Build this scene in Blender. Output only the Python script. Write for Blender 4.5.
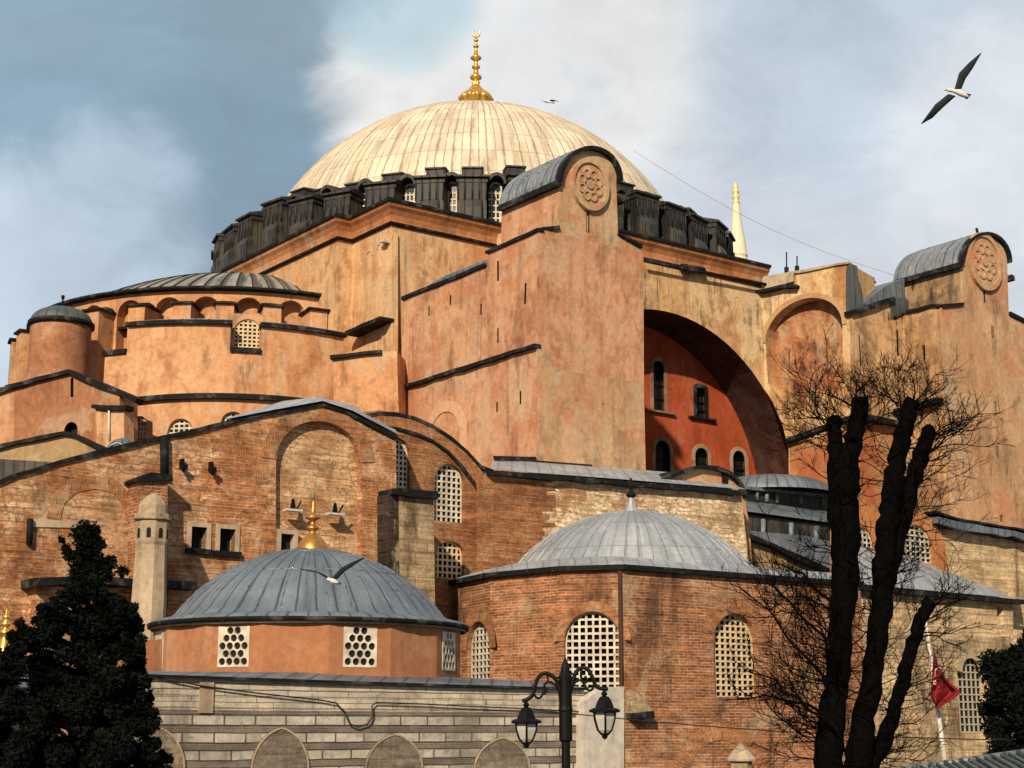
import bpy, bmesh, math, random
from mathutils import Vector as V, Matrix
from mathutils.geometry import tessellate_polygon
random.seed(7)
R_ = math.radians
PI = math.pi
SC = bpy.context.scene
for o in list(bpy.data.objects): bpy.data.objects.remove(o)
COL = SC.collection

# ------------------------------------------------------------------ camera
F = 1600.0; PITCH = math.atan(346/1600); CAM = V((0, 0, 3.0))
cd = bpy.data.cameras.new('camera'); cam = bpy.data.objects.new('camera', cd); COL.objects.link(cam)
cam.location = CAM; cam.rotation_euler = (PI/2 + PITCH, 0, 0)
cd.sensor_width = 36; cd.lens = 36*F/1024; cd.clip_start = .1; cd.clip_end = 4000
SC.camera = cam
SC.view_settings.view_transform = 'Standard'; SC.view_settings.look = 'None'
SC.view_settings.exposure = 0.22; SC.view_settings.gamma = 1.0

# ------------------------------------------------------------------ sun and sky
SUN_AZ, SUN_EL = R_(14), R_(29)        # light comes from behind the camera, to its left
tr = V((math.sin(SUN_AZ)*math.cos(SUN_EL), math.cos(SUN_AZ)*math.cos(SUN_EL), -math.sin(SUN_EL)))
sl = bpy.data.lights.new('sun', 'SUN'); sun = bpy.data.objects.new('sun', sl); COL.objects.link(sun)
sl.energy = 4.7; sl.angle = R_(1.0); sl.color = (1.0, .83, .62)
sun.rotation_euler = tr.to_track_quat('-Z', 'Y').to_euler()
sun.location = (-40, -60, 60)

W = bpy.data.worlds.new('World'); SC.world = W; W.use_nodes = True

# ------------------------------------------------------------------ node helpers
class NT:
    def __init__(s, tree): s.t = tree; s.n = tree.nodes; s.l = tree.links
    def node(s, typ, **k):
        x = s.n.new(typ)
        for a, b in k.items(): setattr(x, a, b)
        return x
    def put(s, sock, val):
        if val is None: return
        if hasattr(val, 'is_output') or isinstance(val, bpy.types.NodeSocket): s.l.new(val, sock)
        else:
            if isinstance(val, (tuple, list)) and len(val) == 3 and sock.type == 'RGBA': val = (*val, 1)
            sock.default_value = val
    def tex(s, which='Object'): return s.node('ShaderNodeTexCoord').outputs[which]
    def map(s, vec, scale=(1, 1, 1), loc=(0, 0, 0), rot=(0, 0, 0)):
        m = s.node('ShaderNodeMapping'); s.l.new(vec, m.inputs['Vector'])
        m.inputs['Scale'].default_value = scale; m.inputs['Location'].default_value = loc; m.inputs['Rotation'].default_value = rot
        return m.outputs[0]
    def noise(s, vec, scale, detail=5, rough=.55, dist=0):
        m = s.node('ShaderNodeTexNoise'); s.l.new(vec, m.inputs['Vector'])
        m.inputs['Scale'].default_value = scale; m.inputs['Detail'].default_value = detail
        m.inputs['Roughness'].default_value = rough; m.inputs['Distortion'].default_value = dist
        return m.outputs['Fac']
    def ss(s, x, a, b):                       # smooth step a..b -> 0..1
        m = s.node('ShaderNodeMapRange', interpolation_type='SMOOTHSTEP'); s.put(m.inputs[0], x)
        m.inputs[1].default_value = a; m.inputs[2].default_value = b
        return m.outputs[0]
    def lin(s, x, a, b, c, d):
        m = s.node('ShaderNodeMapRange'); s.put(m.inputs[0], x)
        for i, q in enumerate((a, b, c, d)): m.inputs[i+1].default_value = q
        return m.outputs[0]
    def math(s, op, a, b=None, c=None):
        m = s.node('ShaderNodeMath', operation=op); s.put(m.inputs[0], a); s.put(m.inputs[1], b); s.put(m.inputs[2], c)
        return m.outputs[0]
    def mix(s, f, a, b, mode='MIX'):
        m = s.node('ShaderNodeMix', data_type='RGBA', blend_type=mode); m.clamp_factor = True
        s.put(m.inputs[0], f); s.put(m.inputs[6], a); s.put(m.inputs[7], b)
        return m.outputs[2]
    def sep(s, vec):
        m = s.node('ShaderNodeSeparateXYZ'); s.l.new(vec, m.inputs[0]); return m.outputs
    def val(s, col, f):                       # multiply a colour by a scalar socket
        m = s.node('ShaderNodeMix', data_type='RGBA', blend_type='MULTIPLY'); m.inputs[0].default_value = 1
        s.put(m.inputs[6], col); s.put(m.inputs[7], f); return m.outputs[2]
    def bump(s, h, strength=.4, dist=.05):
        m = s.node('ShaderNodeBump'); s.put(m.inputs['Height'], h)
        m.inputs['Strength'].default_value = strength; m.inputs['Distance'].default_value = dist
        return m.outputs[0]

def newmat(name):
    m = bpy.data.materials.new(name); m.use_nodes = True
    nt = NT(m.node_tree); b = m.node_tree.nodes['Principled BSDF']
    return m, nt, b
def fin(nt, b, col, rough=.85, bump=None, metal=0, spec=.3):
    nt.put(b.inputs['Base Color'], col); nt.put(b.inputs['Roughness'], rough); nt.put(b.inputs['Metallic'], metal)
    b.inputs['Specular IOR Level'].default_value = spec
    if bump is not None: nt.l.new(bump, b.inputs['Normal'])

# sky: Nishita behind broken cloud, laid out by direction on the sky dome
wt = NT(W.node_tree); wt.n.clear()
sky = wt.node('ShaderNodeTexSky', sky_type='NISHITA'); sky.sun_disc = False
sky.sun_elevation = SUN_EL; sky.sun_rotation = math.atan2(-tr.x, -tr.y)
dirv = wt.tex('Generated')
def skydir(px, py):
    d = V(((px-512)/F, math.cos(PITCH)-math.sin(PITCH)*(384-py)/F, math.sin(PITCH)+math.cos(PITCH)*(384-py)/F)); return d.normalized()
def patch(px, py, r0, r1):                    # 1 near a direction, 0 further off (radii in degrees)
    m = wt.node('ShaderNodeVectorMath', operation='DOT_PRODUCT'); wt.l.new(dirv, m.inputs[0]); m.inputs[1].default_value = skydir(px, py)
    return wt.ss(m.outputs['Value'], math.cos(R_(r1)), math.cos(R_(r0)))
n1 = wt.noise(wt.map(dirv, (1, 1, 1.9)), 5.0, 7, .55, .25)
n2 = wt.noise(wt.map(dirv, (1, 1, 1.6), (3.1, 1.7, .4)), 11, 5, .5, .2)
n3 = wt.noise(wt.map(dirv, (1, 1, 1.5), (7.1, 2.7, 5.4)), 3.0, 3, .5)
def S(r, g, b, k=10.0):                        # wanted display colour -> radiance before the .1 strength
    f = lambda c: ((c/255+.055)/1.055)**2.4 if c > 10 else c/255/12.92
    return (f(r)*k, f(g)*k, f(b)*k)
nw = wt.math('ADD', wt.math('MULTIPLY', n1, .62), wt.math('MULTIPLY', n2, .38))
n4 = wt.noise(wt.map(dirv, (1, 1, 1.7), (2.2, 9.1, 4.4)), 2.6, 8, .58, .6)
n6 = wt.noise(wt.map(dirv, (1, 1, 1.5), (5.2, 3.3, 8.1)), 13, 9, .62, .45)
nw2 = wt.math('ADD', wt.math('MULTIPLY', n4, .52), wt.math('ADD', wt.math('MULTIPLY', nw, .26), wt.math('MULTIPLY', n6, .22)))
def soft(p, amt=1.0): return wt.ss(wt.math('ADD', p, wt.math('MULTIPLY', wt.math('SUBTRACT', nw2, .5), amt*3.6)), .12, .92)
cl = wt.mix(wt.ss(nw2, .38, .62), S(192, 202, 214), S(218, 221, 225))
cl = wt.mix(soft(patch(185, 60, 1.0, 12.5)), cl, S(137, 159, 172))
cl = wt.mix(soft(patch(40, 130, .5, 8.5), .8), cl, S(146, 172, 189))
cl = wt.mix(wt.math('MULTIPLY', soft(patch(225, 185, .3, 6), .8), .7), cl, S(128, 152, 168))
cl = wt.mix(soft(patch(10, 300, .5, 7)), cl, S(200, 214, 226))
cl = wt.mix(wt.math('MULTIPLY', soft(patch(110, 225, .2, 5.0), 1.2), .8), cl, S(186, 201, 215))
cl = wt.mix(soft(patch(455, 85, .5, 6.5), .9), cl, S(238, 237, 232))
cl = wt.mix(soft(patch(590, 40, .5, 6.5), .9), cl, S(231, 231, 229))
cl = wt.mix(wt.math('MULTIPLY', soft(patch(395, -5, .2, 3.8)), .7), cl, S(166, 198, 212))
cl = wt.mix(wt.math('MULTIPLY', wt.ss(wt.math('ADD', wt.math('MULTIPLY', n2, .5), wt.math('MULTIPLY', n6, .5)), .49, .62), wt.math('MULTIPLY', patch(760, 140, 3, 11), .75)), cl, S(186, 192, 204))
cl = wt.mix(wt.math('MULTIPLY', soft(patch(850, 25, .5, 8)), .5), cl, S(190, 208, 221))
cl = wt.mix(wt.math('MULTIPLY', soft(patch(1015, 130, .5, 6)), .8), cl, S(224, 227, 231))
cl = wt.val(cl, wt.lin(n6, .30, .70, .86, 1.09)); cl = wt.val(cl, wt.lin(n1, .3, .7, .95, 1.04))
dy = wt.sep(dirv); cl = wt.val(cl, wt.lin(wt.ss(dy[1], -.45, .5), 0, 1, .42, .95)); cl = wt.val(cl, wt.lin(wt.ss(dy[2], .50, .85), 0, 1, 1, .9))  # cloud dimmed out of view behind the camera, added to deepen facade shade
bg = wt.node('ShaderNodeBackground'); bg.inputs['Strength'].default_value = .1
out = wt.node('ShaderNodeOutputWorld')
wt.l.new(wt.mix(.9, sky.outputs[0], cl), bg.inputs['Color']); wt.l.new(bg.outputs[0], out.inputs['Surface'])

# ------------------------------------------------------------------ materials
def plaster(name, c1, c2, c3, stain=.5, soot=0.0, seed=0, fine=1.0, patch_col=None, patch_amt=.5, wear=1.0):
    m, nt, b = newmat(name); P = nt.map(nt.tex('Object'), loc=(seed*13.7, seed*5.1, seed*3.3))
    big = nt.noise(P, .13, 5, .6, .4); mid = nt.noise(P, .55, 6, .65, .3); sm = nt.noise(P, 4.0, 5, .7)
    streak = nt.noise(nt.map(P, (1.3, 1.3, .09)), 1.0, 5, .65)
    streak2 = nt.noise(nt.map(P, (3.2, 3.2, .16)), 1.0, 4, .6)
    c = nt.mix(nt.ss(big, .42, .57), c1, c2)
    c = nt.mix(nt.math('MULTIPLY', nt.ss(mid, .49, .62), stain*.85), c, c3)
    c = nt.mix(nt.math('MULTIPLY', nt.ss(streak, .50, .66), stain*min(1, .35+soot*.55)), c, c3)
    pale = nt.math('MULTIPLY', nt.ss(nt.noise(nt.map(P, (1, 1, .45), (9, 4, 2)), .32, 6, .6, .4), .52, .64), .45)
    c = nt.mix(pale, c, tuple(min(.8, x*1.18+.03) for x in c1))
    if patch_col: c = nt.mix(nt.math('MULTIPLY', nt.ss(nt.noise(P, .34, 8, .62, .6), .52, .62), patch_amt), c, patch_col)
    wn = nt.noise(nt.map(P, (1, 1, .7), (2, 7, 5)), .42, 8, .68, .7); w2 = nt.noise(nt.map(P, (1, 1, .4), (8, 1, 3)), .8, 8, .7, .4)
    c = nt.mix(nt.math('MULTIPLY', nt.ss(wn, .53, .60), (.42 if soot > .2 else .15)*wear), c, (.50, .40, .28))
    c = nt.mix(nt.math('MULTIPLY', nt.ss(wn, .46, .38), (.45 if soot > .2 else .1)*wear), c, tuple(x*.72 for x in c3))
    c = nt.mix(nt.math('MULTIPLY', nt.ss(w2, .56, .66), (.5 if soot > .2 else .1)*wear), c, tuple(x*.42 for x in c3))
    if soot:
        dk = nt.math('MULTIPLY', nt.ss(nt.math('ADD', nt.math('MULTIPLY', streak2, .55), nt.math('MULTIPLY', nt.noise(P, 1.2, 5, .65), .45)), .47, .62), nt.ss(nt.noise(nt.map(P, (1, 1, .5), (3, 8, 1)), .42, 5, .6, .3), .46, .62))
        c = nt.mix(nt.math('MULTIPLY', dk, soot), c, (.06, .045, .033))
        drip = nt.math('MULTIPLY', nt.ss(nt.noise(nt.map(P, (4.5, 4.5, .2), (1, 6, 3)), 1.0, 3, .55), .56, .66), nt.ss(nt.noise(nt.map(P, (1, 1, .6), (7, 2, 9)), .25, 4, .55), .47, .60))
        c = nt.mix(nt.math('MULTIPLY', drip, min(.85, max(.22, soot*1.3-.4))), c, (.11, .075, .05))
        spots = nt.math('MULTIPLY', nt.ss(nt.noise(P, 1.5, 6, .7, .5), .60, .70), soot*.8); c = nt.mix(spots, c, tuple(x*.45 for x in c3))
    c = nt.val(c, nt.lin(sm, .25, .75, .70, 1.10))
    c = nt.val(c, nt.lin(streak2, .3, .7, .93 if soot < .7 else .82, 1.03))
    fin(nt, b, c, .92, nt.bump(nt.math('ADD', sm, nt.math('MULTIPLY', mid, 1.5)), .35*fine, .06), spec=.15)
    return m
ORANGE = plaster('orange plaster', (.64, .37, .20), (.60, .315, .155), (.42, .18, .08), .65, .45, 1)
OCHRE = plaster('ochre plaster', (.67, .425, .225), (.63, .36, .175), (.44, .20, .085), .7, .45, 2)
PINK = plaster('faded pink plaster', (.56, .285, .16), (.60, .345, .205), (.42, .175, .085), .7, .45, 3, patch_col=(.46, .20, .105), patch_amt=.6)
PINKL = plaster('paler pink plaster', (.66, .42, .27), (.62, .37, .23), (.52, .28, .16), .5, .2, 23)
TANPINK = plaster('tan and pink plaster', (.56, .37, .215), (.52, .30, .165), (.36, .23, .135), .65, .5, 4, patch_col=(.52, .235, .125), patch_amt=.85)
DKOR = plaster('brown orange plaster', (.36, .165, .085), (.40, .19, .10), (.28, .115, .055), .6, .35, 5)
CREAM = plaster('stained cream plaster', (.72, .52, .29), (.66, .41, .19), (.44, .21, .09), .6, .8, 6, patch_col=(.33, .13, .055), patch_amt=.6)
STAINW = plaster('dark streaked plaster', (.60, .38, .19), (.52, .29, .13), (.27, .15, .08), .75, 1.0, 7)
STAIND = plaster('black stained plaster', (.42, .27, .14), (.30, .19, .10), (.12, .08, .05), .9, 1.3, 27)
CORN = plaster('terracotta cornice render', (.50, .225, .095), (.46, .19, .075), (.30, .115, .045), .6, .6, 28)
NICHE = plaster('peeling red niche plaster', (.58, .38, .18), (.42, .17, .075), (.20, .07, .04), .8, 1.2, 8, patch_col=(.11, .04, .028), patch_amt=.95)
RED = plaster('red plaster', (.42, .085, .030), (.36, .068, .024), (.24, .042, .016), .5, .25, 9, wear=.3)
SOFFIT = plaster('dark arch plaster', (.055, .022, .015), (.075, .026, .017), (.04, .018, .014), .8, .7, 10, patch_col=(.17, .085, .05), patch_amt=.22, wear=.12)  # very dark brown-red over the whole soffit, with random paler patches
DRUMOR = plaster('smooth orange render', (.40, .175, .085), (.37, .16, .078), (.31, .13, .062), .35, .12, 11, .4)
BEIGE = plaster('beige plaster', (.42, .29, .15), (.37, .25, .13), (.29, .19, .10), .6, .3, 12)
WHITEP = plaster('off white painted stone', (.64, .60, .53), (.58, .54, .47), (.38, .34, .27), .5, .25, 13, .5)
STONEP = plaster('weathered pale stone', (.46, .37, .26), (.38, .29, .19), (.22, .16, .10), .7, .5, 14)
PALE = plaster('pale stone frame', (.50, .40, .28), (.44, .34, .23), (.30, .22, .14), .6, .2, 15)
SURR = plaster('worn brick surround', (.30, .19, .115), (.24, .14, .08), (.14, .08, .05), .6, .4, 26)
RIMP = plaster('buff render band', (.50, .31, .165), (.46, .27, .14), (.38, .2, .1), .5, .1, 16)

def brick(name, b1, b2, mortar, rowh, bw, mort=.018, rubble=0.0, stone=(.55, .42, .26), soot=.4, seed=0, wash=.3, bstr=.6, lo=.84):
    m, nt, b = newmat(name); P = nt.map(nt.tex('Object'), loc=(seed*11.3, seed*4.1, seed*2.2)); uv = nt.tex('UV')
    wob = nt.noise(P, .8, 3); uvw = nt.node('ShaderNodeVectorMath', operation='ADD')
    cx = nt.node('ShaderNodeCombineXYZ'); nt.put(cx.inputs[1], nt.math('MULTIPLY', nt.math('SUBTRACT', wob, .5), min(.07, rowh*.6)))
    nt.l.new(uv, uvw.inputs[0]); nt.l.new(cx.outputs[0], uvw.inputs[1])
    bt = nt.node('ShaderNodeTexBrick'); nt.l.new(uvw.outputs[0], bt.inputs['Vector'])
    bt.inputs['Scale'].default_value = 1; bt.inputs['Mortar Size'].default_value = mort; bt.inputs['Mortar Smooth'].default_value = .3
    bt.inputs['Brick Width'].default_value = bw; bt.inputs['Row Height'].default_value = rowh; bt.inputs['Bias'].default_value = -.1
    bt.inputs['Color1'].default_value = (*b1, 1); bt.inputs['Color2'].default_value = (*b2, 1); bt.inputs['Mortar'].default_value = (*mortar, 1)
    big = nt.noise(P, .22, 6, .62, .5); mid = nt.noise(P, .9, 6, .65, .3); fine = nt.noise(P, 7, 4, .7)
    rowv = nt.noise(nt.map(P, (.25, .25, 2.4)), 1.3, 4, .6)
    c = bt.outputs['Color']
    c = nt.mix(nt.math('MULTIPLY', nt.ss(rowv, .48, .68), .5), c, tuple(x*1.35 for x in b1))
    if rubble:
        nv = nt.node('ShaderNodeTexNoise'); nt.l.new(P, nv.inputs['Vector']); nv.inputs['Scale'].default_value = 1.7; nv.inputs['Detail'].default_value = 4
        dv = nt.node('ShaderNodeVectorMath', operation='MULTIPLY_ADD'); nt.l.new(nv.outputs['Color'], dv.inputs[0]); dv.inputs[1].default_value = (1.0, .55, 0); nt.l.new(uvw.outputs[0], dv.inputs[2])
        rb = nt.node('ShaderNodeTexBrick', offset=.37, squash=.7, squash_frequency=3); nt.l.new(dv.outputs[0], rb.inputs['Vector']); rb.inputs['Scale'].default_value = 1
        rb.inputs['Mortar Size'].default_value = .034; rb.inputs['Mortar Smooth'].default_value = .5; rb.inputs['Brick Width'].default_value = .52; rb.inputs['Row Height'].default_value = .23
        rb.inputs['Color1'].default_value = (*stone, 1); rb.inputs['Color2'].default_value = (*[.35*x+.65*y for x, y in zip(stone, b1)], 1); rb.inputs['Mortar'].default_value = (*[x*.42 for x in stone], 1)
        rc = rb.outputs['Color']
        msk = nt.math('MULTIPLY', nt.ss(nt.math('ADD', mid, nt.math('MULTIPLY', big, .8)), lo, lo+.14), rubble)
        c = nt.mix(msk, c, rc)
    c = nt.mix(nt.math('MULTIPLY', nt.ss(big, .5, .66), wash), c, mortar)
    c = nt.mix(nt.math('MULTIPLY', nt.ss(nt.noise(nt.map(P, (1, 1, .25)), .55, 6, .65, .4), .51, .67), soot), c, (.07, .04, .025))
    rows = nt.noise(nt.map(P, (.45, .45, 7.5)), 1.0, 4, .7); c = nt.val(c, nt.lin(rows, .35, .65, .62, 1.22))
    if not name.startswith('pale'): c = nt.val(c, (.94, .90, .88))
    ero = nt.noise(nt.map(P, (1, 1, .8), (5, 2, 7)), .5, 8, .7, .8); c = nt.mix(nt.math('MULTIPLY', nt.ss(ero, .54, .62), .5), c, tuple(x*.8 for x in stone)); c = nt.mix(nt.math('MULTIPLY', nt.ss(ero, .44, .36), .5), c, tuple(x*.5 for x in b2))
    mot = nt.noise(nt.map(P, (1, 1, 1.6)), 3.1, 5, .65)
    c = nt.mix(nt.math('MULTIPLY', nt.ss(mot, .54, .66), .45), c, tuple(x*.4 for x in b2))
    c = nt.val(c, nt.lin(fine, .25, .75, .62, 1.38))
    c = nt.val(c, nt.lin(mid, .3, .7, .70, 1.26))
    h = nt.math('ADD', nt.math('MULTIPLY', bt.outputs['Fac'], -1), nt.math('MULTIPLY', fine, .9))
    fin(nt, b, c, .93, nt.bump(h, bstr, .04), spec=.15)
    return m
BRICK = brick('old red brick', (.385, .165, .075), (.20, .075, .033), (.46, .30, .19), .115, .38, .019, 0, seed=1, soot=.75, wash=.5)
BRICKR = brick('brick and rubble patchwork', (.50, .205, .085), (.29, .105, .043), (.46, .28, .15), .115, .38, .020, .9, (.70, .50, .30), seed=2, soot=.38, wash=.6)
BRICKD = brick('dark soot stained brick', (.34, .145, .062), (.24, .09, .04), (.33, .19, .10), .13, .42, .020, .45, (.42, .27, .15), seed=3, soot=.75, wash=.3)
BRICKF = brick('rubble infill', (.52, .26, .12), (.36, .16, .07), (.50, .34, .19), .13, .42, .02, .9, (.70, .50, .29), seed=5, soot=.25, wash=.4)
RUBBLE = brick('pale rubble stone', (.46, .25, .12), (.36, .17, .075), (.46, .32, .18), .16, .45, .022, 1.0, (.86, .69, .45), seed=4, soot=.45, wash=.35, lo=.74)
ASHLAR = brick('pale ashlar', (.56, .42, .25), (.44, .31, .17), (.34, .24, .14), .5, 1.15, .022, 0, seed=6, soot=.75, wash=.3, bstr=.35)
GREYST = brick('dirty ashlar', (.42, .33, .20), (.33, .25, .15), (.2, .15, .09), .5, 1.1, .02, 0, seed=7, soot=.85, wash=.2)
RING = brick('radial arch brick', (.40, .175, .075), (.29, .11, .045), (.42, .26, .15), .40, .11, .016, 0, seed=8, soot=.3)

def lead(name, c1, c2, dark, seam=.7, rowh=2.2, seamw=.05, stain=.5, seed=0, rough=.55, metal=.25, rows=True):
    m, nt, b = newmat(name); P = nt.map(nt.tex('Object'), loc=(seed*7.7, seed*3.1, seed)); uv = nt.tex('UV'); s = nt.sep(uv)
    wob = nt.noise(P, 1.6, 4); big = nt.noise(P, .5, 6, .6, .3); fine = nt.noise(P, 6, 4, .7)
    u = nt.math('ADD', nt.math('DIVIDE', s[0], seam), nt.math('MULTIPLY', nt.math('SUBTRACT', wob, .5), .18))
    d = nt.math('ABSOLUTE', nt.math('SUBTRACT', nt.math('FRACT', u), .5))       # .5 at the seam
    sm = nt.ss(d, .5-seamw*1.6, .5-seamw*.3)
    sg = nt.noise(nt.map(uv, (1.2, .18, 1), (seed, seed, 0)), 1.0, 5, .65)
    c = nt.mix(nt.ss(big, .38, .62), c1, c2)
    idv = nt.node('ShaderNodeTexWhiteNoise', noise_dimensions='2D'); cxy = nt.node('ShaderNodeCombineXYZ')
    nt.put(cxy.inputs[0], nt.math('FLOOR', nt.math('ADD', u, .5))); nt.put(cxy.inputs[1], nt.math('FLOOR', nt.math('DIVIDE', s[1], rowh))); nt.l.new(cxy.outputs[0], idv.inputs['Vector'])
    c = nt.val(c, nt.lin(idv.outputs['Value'], 0, 1, .86, 1.12))
    c = nt.mix(nt.math('MULTIPLY', nt.ss(sg, .48, .70), stain), c, dark)
    # streaks that run beside the seams
    side = nt.math('MULTIPLY', nt.ss(d, .22, .5), nt.ss(nt.noise(nt.map(uv, (2.4, .35, 1), (4, seed, 0)), 1.0, 5, .7), .46, .66))
    c = nt.mix(nt.math('MULTIPLY', side, min(1, stain*1.3)), c, dark)
    c = nt.mix(nt.math('MULTIPLY', sm, .8), c, dark)
    h = nt.math('MULTIPLY', sm, 1.0)
    if rows:
        dv = nt.math('ABSOLUTE', nt.math('SUBTRACT', nt.math('FRACT', nt.math('DIVIDE', s[1], rowh)), .5))
        rm = nt.ss(dv, .478, .496); c = nt.mix(nt.math('MULTIPLY', rm, .6), c, dark); h = nt.math('MAXIMUM', h, rm)
    c = nt.val(c, nt.lin(fine, .25, .75, .84, 1.14))
    fin(nt, b, c, nt.lin(big, .3, .7, rough-.1, rough+.12), nt.bump(nt.math('ADD', h, nt.math('MULTIPLY', wob, .5)), .5, .05), metal, .4)
    return m
DKLEAD2 = lead('dark green lead sheet', (.055, .07, .07), (.085, .10, .10), (.02, .025, .026), .6, 5, .05, .5, 12, .6, .1, rows=False)
LEAD = lead('grey lead sheet', (.20, .225, .25), (.26, .29, .31), (.055, .06, .065), .75, 2.4, .06, .45, 1)
LEADB = lead('blue grey lead sheet', (.115, .145, .175), (.16, .195, .23), (.035, .042, .05), .62, 1.5, .05, .45, 2, rows=False)
LEADP = lead('pale grey lead sheet', (.29, .32, .35), (.37, .395, .42), (.16, .17, .185), .62, 1.9, .035, .4, 3)
LEADC = lead('cream weathered dome sheet', (.67, .59, .455), (.57, .49, .365), (.22, .15, .09), 1.28, 2.05, .035, .55, 4, .8, 0)
LEADS = lead('striped semi dome sheet', (.27, .255, .215), (.21, .20, .17), (.028, .029, .028), 1.1, 6, .20, 1.0, 5, .8, 0, rows=False)
DKLEAD = lead('blackened lead cladding', (.012, .0125, .012), (.068, .060, .047), (.006, .006, .006), .55, 5, .06, .95, 6, .6, .05, rows=False)
def flat(name, col, rough=.7, metal=0, var=.25, scale=3, spec=.3, bump=0):
    m, nt, b = newmat(name); n = nt.noise(nt.tex('Object'), scale, 5, .6)
    fin(nt, b, nt.val(col, nt.lin(n, .25, .75, 1-var, 1+var)), rough, nt.bump(n, bump, .03) if bump else None, metal, spec); return m
def edging():
    m, nt, b = newmat('blackened lead edging'); P = nt.tex('Object'); n = nt.noise(P, 1.1, 6, .65, .4); f = nt.noise(P, 6, 4, .6)
    c = nt.mix(nt.ss(n, .50, .68), (.008, .0085, .009), (.062, .064, .064)); fin(nt, b, nt.val(c, nt.lin(f, .3, .7, .6, 1.4)), .75, nt.bump(f, .5, .04), 0, .15); return m
EDGE = edging()
DARKW = flat('dark glass', (.012, .012, .013), .25, 0, .3, 2, .4)
HOLE = flat('dark opening', (.010, .009, .008), .9)
LATT = flat('white plaster lattice', (.52, .47, .375), .88, 0, .5, 2.2)
LATTG = flat('greyed lattice', (.36, .33, .25), .85, 0, .2, 3)
LATTY = flat('yellowed lattice', (.58, .45, .27), .85, 0, .2, 3)
GOLD = flat('gilded metal', (.80, .46, .10), .32, .85, .2, 6, .5)
BRONZE = flat('tarnished gilding', (.48, .23, .06), .42, .75, .35, 9, .5)
IRON = flat('black painted iron', (.004, .004, .0045), .55, 0, .3, 5, .15)
LGLASS = flat('frosted lantern glass', (.42, .40, .36), .3, 0, .15, 4, .5)
BARK = flat('dark bark', (.0032, .003, .003), 1, 0, .5, 9, .0, .9)
TWIG = flat('dark twig bark', (.006, .0052, .0048), .95, 0, .3, 9, .0)
LEAF = flat('dark evergreen leaf', (.007, .010, .008), .95, 0, .8, 2.2, .0)
LEAF2 = flat('blackish cypress leaf', (.007, .009, .0075), .95, 0, .5, 2.2, .0)
GULLW = flat('white gull plumage', (.62, .58, .52), .8, 0, .12, 20)
GULLD = flat('dark grey gull wing', (.014, .017, .019), .8, 0, .25, 20)
GULLB = flat('yellow beak', (.35, .2, .05), .6)
REDF = flat('red flag cloth', (.20, .010, .014), .85, 0, .15, 3)
WHITEF = flat('white cloth print', (.6, .58, .55), .85, 0, .08, 3)
POLEW = flat('white painted pole', (.6, .57, .5), .5, 0, .1, 3)
MINW = flat('pale minaret stone', (.66, .60, .44), .85, 0, .12, 1.0)
CABLE = flat('black cable', (.02, .02, .02), .6)
GREYM = flat('grey painted metal', (.22, .22, .21), .5, .2, .2, 5)
GROUNDM = flat('dark paving', (.09, .085, .08), .9, 0, .3, .6, .2, .4)
TINROOF = lead('green grey metal roof', (.14, .17, .17), (.18, .21, .2), (.03, .035, .035), .22, 9, .14, .4, 9, .5, .2, rows=False)

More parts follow.
